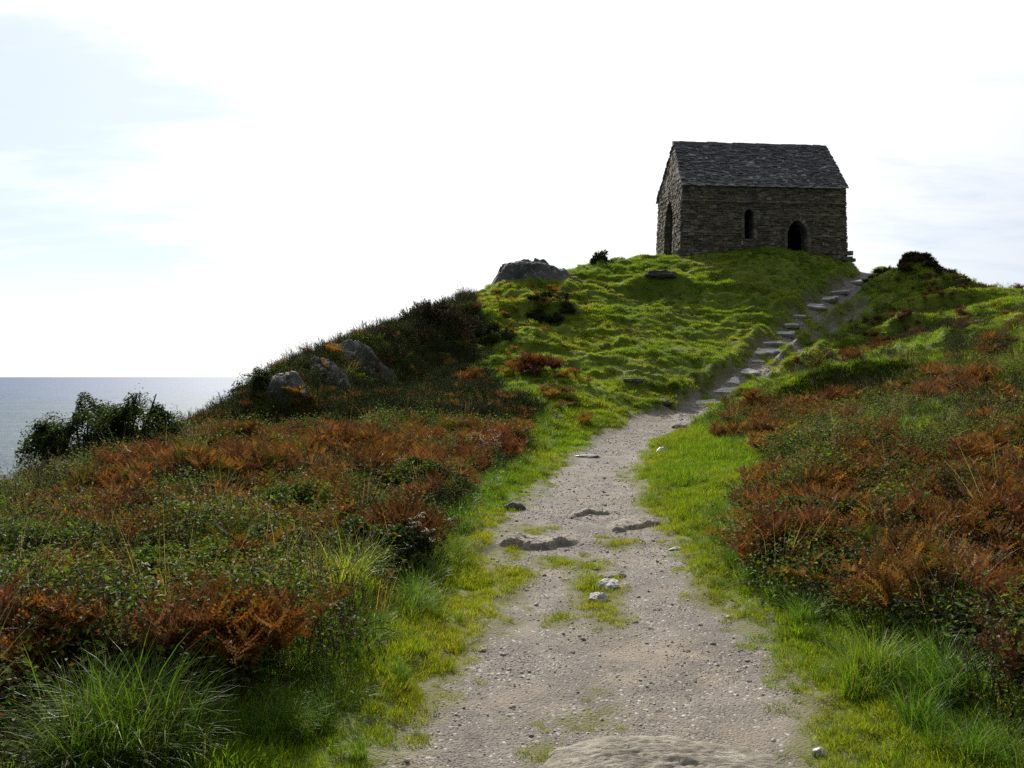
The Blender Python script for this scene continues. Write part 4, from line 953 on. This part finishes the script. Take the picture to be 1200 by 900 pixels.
# ------------------------------------------------------------------ the chapel
def chapel():
    Lc, Wc, HE, HR = 8.08, 4.3, 3.6, 6.12
    root = empty('stone_chapel', (*CH, 7.42), CROT)
    tag(root, 'small roofless looking dark stone chapel with steep stone roof on the hilltop', 'chapel')
    root['label'] = 'small dark stone chapel with steep stone roof on the hilltop'
    rc = np.random.default_rng(77)
    SC_ = np.array([(.165,.145,.115),(.13,.118,.098),(.19,.165,.13),(.105,.098,.086),(.15,.125,.095),(.22,.20,.165),(.145,.13,.118)])
    def batter(z): return np.where(z < HE, -.13*(1-np.clip(z/HE, -.2, 1)), 0)
    def wall(org, du, dn, length, top, openings, gable=False, thick=.75, ledge=None, name='wall', inset=.24):
        """courses of rubble round the openings; du along the wall, dn outward normal"""
        g = G(); du, dn = np.array(du, float), np.array(dn, float); up = np.array([0, 0, 1.])
        def lean(z):
            a = -.13*(1-min(max(z/HE, -.3), 1))                 # battered foot: out at the base
            if gable and z > HE: a = inset*(z-HE)/(HR-HE)
            if ledge and z > ledge: a -= .05
            return a
        def boxm(s0, s1, z0, z1, d0, d1, c, m, jit_=0.0):
            k0, k1 = lean(z0), lean(z1)
            P = []
            for (s, z, kk) in ((s0, z0, k0), (s1, z0, k0), (s1, z1, k1), (s0, z1, k1)):
                P.append(org+du*s+up*z-dn*(d0+kk))
            for (s, z, kk) in ((s0, z0, k0), (s1, z0, k0), (s1, z1, k1), (s0, z1, k1)):
                P.append(org+du*s+up*z-dn*(d1+kk))
            P = np.array(P); P[:4] += rc.normal(0, jit_, (4, 3)); g.add(P, BOXF, c, m)
        z = -.9
        while z < top-.02:
            h = rc.uniform(.055, .125) if rc.uniform() < .85 else rc.uniform(.12, .17); z1 = min(z+h, top); zm = (z+z1)/2
            lo, hi = 0.0, length
            if gable and zm > HE:
                ins = (zm-HE)/(HR-HE)*length/2; lo, hi = ins+.03, length-ins-.03
            iv = [(lo, hi)]
            for (a, b, b0, sp, tp) in openings:
                if b0 < zm < tp:
                    w = (b-a)/2; c = (a+b)/2
                    if zm > sp: w = w*math.sqrt(max(0, 1-((zm-sp)/(tp-sp))**1.7))
                    iv = [q for p in iv for q in ((p[0], min(p[1], c-w)), (max(p[0], c+w), p[1])) if q[1]-q[0] > .03]
            for a, b in iv:
                boxm(a+.01, b-.01, z, z1, .035, thick, (1, 1, 1), 1)
                s = a
                while s < b-.02:
                    w = rc.uniform(.10, .38); s1 = s+w if b-(s+w) > .10 else b
                    c = SC_[rc.integers(len(SC_))]*rc.uniform(.68, 1.26)*(np.array([1.05,1.0,.93]) if rc.uniform() < .88 else 1.35)
                    zj = rc.normal(0, .012); boxm(s+.006, s1-.006, z+.005+zj, z1-.005+rc.normal(0, .012), -rc.uniform(.0, .04), .24, c, 0, .008); s = s1
            z = z1
        return link(name, g.mesh(name, [M_MASON, M_MORTAR]), root)
    win = (2.97, 3.48, 1.05, 2.15, 2.48); door = (5.09, 6.13, -.9, 1.25, 1.98); gwin = (1.35, 2.75, .25, 1.9, 3.15)
    wall(np.array([0, 0, 0.]), (1,0,0), (0,-1,0), Lc, HE, [win, door], False, .75, 2.78)
    wall(np.array([Lc, Wc, 0.]), (-1,0,0), (0,1,0), Lc, HE, [(2.5,3.1,1.05,2.15,2.5)], False, .75)
    wall(np.array([0, Wc, 0.]), (0,-1,0), (-1,0,0), Wc, HR-.06, [(Wc-gwin[1], Wc-gwin[0], *gwin[2:])], True, .7)
    wall(np.array([Lc, 0, 0.]), (0,1,0), (1,0,0), Wc, HR-.06, [(1.7,2.5,1.2,2.2,2.8)], True, .7, inset=.03)
    # arch stones round the door and the window
    def arch(o, name, depth=.30, wd=.17):
        a, b, b0, sp, tp = o; g = G(); c, w = (a+b)/2, (b-a)/2
        pts = [(a, z) for z in np.arange(max(b0, -.3), sp, .24)] + [(c-w*math.cos(t)**(1/.85) if t < math.pi/2 else c+w*abs(math.cos(t))**(1/.85), sp+(tp-sp)*math.sin(t)**(1/.85)) for t in np.linspace(0, math.pi, 12)] + [(b, z) for z in np.arange(max(b0, -.3), sp, .24)[::-1]]
        for (x0, z0), (x1, z1) in zip(pts[:-1], pts[1:]):
            d = np.array([x1-x0, z1-z0]); l = np.linalg.norm(d)
            if l < .02: continue
            d /= l; n = np.array([-d[1], d[0]]); w_ = wd*rc.uniform(.7, 1.3); k = lambda z: .13*(1-min(max(z/HE, -.3), 1))
            q = [(x0+d[0]*.01-n[0]*.015, z0+d[1]*.01-n[1]*.015), (x1-d[0]*.01-n[0]*.015, z1-d[1]*.01-n[1]*.015), (x1-d[0]*.01+n[0]*w_, z1-d[1]*.01+n[1]*w_), (x0+d[0]*.01+n[0]*w_, z0+d[1]*.01+n[1]*w_)]
            f = -rc.uniform(.045, .07); g.add([(x, f-k(z), z) for x, z in q]+[(x, depth, z) for x, z in q], BOXF, SC_[rc.integers(len(SC_))]*rc.uniform(.9, 1.3), 0)
        return link(name, g.mesh(name, [M_MASON]), root)
    arch(door, 'door_surround'); arch(win, 'window_surround', .3, .12)
    # thin projecting course, plinth stones
    g = G(); s = -.03
    while s < Lc:
        w = rc.uniform(.3, .8); e = min(s+w, Lc+.03); zz = 2.77+rc.normal(0, .012); f = -.115-rc.uniform(0, .03)
        g.add([(s, f, zz), (e+.004, f, zz), (e+.004, f, zz+.05), (s, f, zz+.05), (s, .1, zz), (e+.004, .1, zz), (e+.004, .1, zz+.06), (s, .1, zz+.06)], BOXF, SC_[rc.integers(len(SC_))]*rc.uniform(.9, 1.7), 0)
        s = e
    link('string_course', g.mesh('string_course', [M_MASON]), root)
    for (cx, cy, rx, ry, n) in ((Lc+.02, .0, .24, .4, 34), (-.08, .0, .24, .4, 34)):
        g = G()
        for k in range(n):
            z = rc.uniform(-.9, .45); q = max(0, 1-(z+.5)/1.2); p = np.array([cx+rc.uniform(-1, 1)*rx*q, cy+rc.uniform(-1, 1)*ry*q, z]); e = np.array([rc.uniform(.12, .26), rc.uniform(.12, .26), rc.uniform(.05, .1)])
            v = np.array([(sx, sy, sz) for sz in (-1, 1) for sx, sy in ((-1,-1),(1,-1),(1,1),(-1,1))])*e+rc.normal(0, .012, (8, 3)); g.add(v@R3(rc.normal(0, .3)).T+p, BOXF, SC_[rc.integers(len(SC_))]*rc.uniform(.8, 1.6), 0)
        link('footing', g.mesh('footing', [M_MASON]), root)
    # roof: solid vault body and overlapping stone slates on both slopes
    def roof():
        g = G(); b = .09; m = Wc/2
        v = []
        for u0, u1, vv, z in ((-.02, Lc+.02, -.06, HE-.02), (.20, Lc-.01, m, HR-.05), (-.02, Lc+.02, Wc+.06, HE-.02)):
            v += [(u0, vv, z), (u1, vv, z)]
        v += [(.72, .75, HE-.05), (Lc-.72, .75, HE-.05), (.72, m, HR-.75), (Lc-.72, m, HR-.75), (.72, Wc-.75, HE-.05), (Lc-.72, Wc-.75, HE-.05)]
        f = [(0,1,3),(0,3,2),(2,3,5),(2,5,4),(6,9,7),(6,8,9),(8,11,9),(8,10,11),(0,7,1),(0,6,7),(4,5,11),(4,11,10),(0,2,8),(0,8,6),(2,4,10),(2,10,8),(1,9,3),(1,7,9),(3,11,5),(3,9,11)]
        g.add(v, f, (.10,.095,.09), 0)
        sl = math.hypot(m+.14, HR-HE+.12)
        SL = np.array([(.105,.098,.098),(.13,.12,.118),(.085,.08,.082),(.16,.15,.14),(.115,.10,.09),(.075,.072,.07)])
        for side in (0, 1):
            es = np.array([0, (m+.14) if side == 0 else -(m+.14), HR-HE+.12])/sl; o = np.array([0, -.14 if side == 0 else Wc+.14, HE-.12]); nr = np.array([0, -es[2], es[1]]) if side == 0 else np.array([0, es[2], -es[1]])
            s = 0.0; ci = 0
            while s < sl-.03:
                ex = rc.uniform(.065, .115)*(1-.25*s/sl); fr = s/sl; u = -.10+.30*fr+rc.uniform(-.04, .04); ue = Lc+.10-.07*fr
                while u < ue-.03:
                    w = rc.uniform(.11, .36); u1 = u+w if ue-(u+w) > .10 else ue+rc.uniform(-.04, .04)
                    t = rc.uniform(.022, .05); lift = rc.uniform(.0, .018); s0 = s+rc.normal(0, .014); s1 = min(s+ex+.16, sl)
                    c = SL[rc.integers(len(SL))]*rc.uniform(.75, 1.3)
                    if rc.uniform() < .15: c = np.array([.27,.265,.26])*rc.uniform(.8, 1.3)
                    if ci == 0: c = np.array([.26,.25,.235])*rc.uniform(.7, 1.2)
                    a = o+es*s0+nr*(.035+lift); bb = o+es*s1+nr*.005; x = np.array([1., 0, 0])
                    P = [a+x*(u+.004), a+x*(u1-.004), bb+x*(u1-.004), bb+x*(u+.004)]; P = P+[p+nr*t for p in P]; P = np.array(P)+rc.normal(0, .009, (8, 3)); P[:, 2] -= (.05*np.sin(np.pi*np.clip(P[:, 0]/Lc, 0, 1))+.018*np.sin(P[:, 0]*2.3+side))*min(1, s/sl*1.6)
                    g.add(P, BOXF, c, 0); u = u1
                s += ex; ci += 1
        return link('roof', g.mesh('roof', [M_SLATE]), root)
    rf = roof()
    g = G(); u = .16
    while u < Lc-.02:
        w = rc.uniform(.3, .6); e = min(u+w, Lc+.02); zz = HR+.02+rc.normal(0, .012); P = [(u, Wc/2-.17, zz-.16), (e-.01, Wc/2-.17, zz-.16), (e-.01, Wc/2+.17, zz-.16), (u, Wc/2+.17, zz-.16), (u, Wc/2-.07, zz+.05), (e-.01, Wc/2-.07, zz+.05), (e-.01, Wc/2+.07, zz+.05), (u, Wc/2+.07, zz+.05)]
        g.add(np.array(P)+rc.normal(0, .008, (8, 3)), BOXF, np.array([.15,.14,.135])*rc.uniform(.8, 1.3), 0); u = e
    link('ridge_cap', g.mesh('ridge_cap', [M_SLATE]), rf)
chapel()

# ------------------------------------------------------------------ sky, sun, camera
def sky():
    w = bpy.data.worlds.new('World'); scene.world = w; w.use_nodes = True; nt = w.node_tree; nt.nodes.clear()
    st = N(nt, 'TexSky', sky_type='NISHITA'); st.sun_disc = False; st.sun_elevation = SUN_EL; st.sun_rotation = SUN_AZ; st.air_density = 1.0; st.dust_density = .2
    tc = N(nt, 'TexCoord'); v = tc.outputs['Generated']
    sep = N(nt, 'SeparateXYZ'); L(nt, v, sep.inputs[0]); z = sep.outputs[2]
    zz = math_(nt, 'ADD', math_(nt, 'MAXIMUM', z, 0.0), .16)
    px = math_(nt, 'DIVIDE', sep.outputs[0], zz); py = math_(nt, 'DIVIDE', sep.outputs[1], zz)
    cb = N(nt, 'CombineXYZ'); L(nt, px, cb.inputs[0]); L(nt, py, cb.inputs[1])
    mp = N(nt, 'Mapping'); mp.inputs['Scale'].default_value = (.55, 1.25, 1); mp.inputs['Rotation'].default_value = (0, 0, .12); mp.inputs['Location'].default_value = (3.1, 1.7, 0); L(nt, cb.outputs[0], mp.inputs[0])
    n1 = tex(nt, mp.outputs[0], 1.3, 8, .58, .6); n2 = tex(nt, mp.outputs[0], 5.0, 6, .6, .8)
    dt = N(nt, 'VectorMath', operation='DOT_PRODUCT'); L(nt, v, dt.inputs[0]); dt.inputs[1].default_value = SUN; cs = dt.outputs['Value']
    # thin cloud nearly everywhere ahead, opening to the left
    open_ = math_(nt, 'ADD', ramp(nt, sep.outputs[0], -.12, -.48, 0, .30), math_(nt, 'MULTIPLY', ramp(nt, sep.outputs[0], .30, .6, 0, .07), ramp(nt, z, .30, .12)))
    cov = math_(nt, 'SUBTRACT', math_(nt, 'ADD', math_(nt, 'MULTIPLY', n1, .8), math_(nt, 'MULTIPLY', n2, .2)), open_)
    mask = ramp(nt, cov, .18, .50, .45, 1)
    mask = math_(nt, 'MAXIMUM', mask, ramp(nt, cs, .91, .985))
    mask = math_(nt, 'MAXIMUM', mask, ramp(nt, z, .20, .0, .3, .80))
    glow = math_(nt, 'ADD', ramp(nt, cs, -.3, .78, .20, .97), ramp(nt, cs, .80, .97, 0, .30))
    cloud = N(nt, 'VectorMath', operation='SCALE'); L(nt, mixc(nt, ramp(nt, cs, .60, .82), (.72,.775,.845), (1.0,1.0,1.0)), cloud.inputs[0]); L(nt, glow, cloud.inputs['Scale'])
    bl = N(nt, 'VectorMath', operation='SCALE'); L(nt, mixc(nt, 1.0, st.outputs[0], (.84,.97,1.14), 'MULTIPLY'), bl.inputs[0]); bl.inputs['Scale'].default_value = .070
    mx = N(nt, 'Mix'); mx.data_type = 'RGBA'; L(nt, mask, mx.inputs[0]); L(nt, bl.outputs[0], mx.inputs[6]); L(nt, cloud.outputs[0], mx.inputs[7])
    bg = N(nt, 'Background', i_Strength=1.0); L(nt, mx.outputs[2], bg.inputs[0])
    o = N(nt, 'OutputWorld'); L(nt, bg.outputs[0], o.inputs[0])
sky()
sl = bpy.data.lights.new('sun', 'SUN'); sl.energy = 5.0; sl.angle = math.radians(.6); sl.color = (1, .95, .86)
so = bpy.data.objects.new('sun', sl); COL.objects.link(so); so.rotation_euler = (-SUN).to_track_quat('-Z', 'Y').to_euler(); so.location = SUN*60
cd = bpy.data.cameras.new('camera'); cd.sensor_width = 36; cd.lens = F/1200*36; cd.shift_y = -9/1200; cd.clip_end = 200000; cd.clip_start = .05
co = bpy.data.objects.new('camera', cd); COL.objects.link(co); co.location = (0, 0, EYE); co.rotation_euler = (math.pi/2, 0, 0); scene.camera = co
scene.view_settings.view_transform = 'Standard'; scene.view_settings.look = 'None'; scene.view_settings.exposure = .27; scene.view_settings.gamma = 1
scene.render.engine = 'CYCLES'; cy = scene.cycles
cy.use_denoising = False; cy.max_bounces = 6; cy.diffuse_bounces = 3; cy.glossy_bounces = 2; cy.transmission_bounces = 3; cy.transparent_max_bounces = 6; cy.caustics_reflective = False; cy.caustics_refractive = False
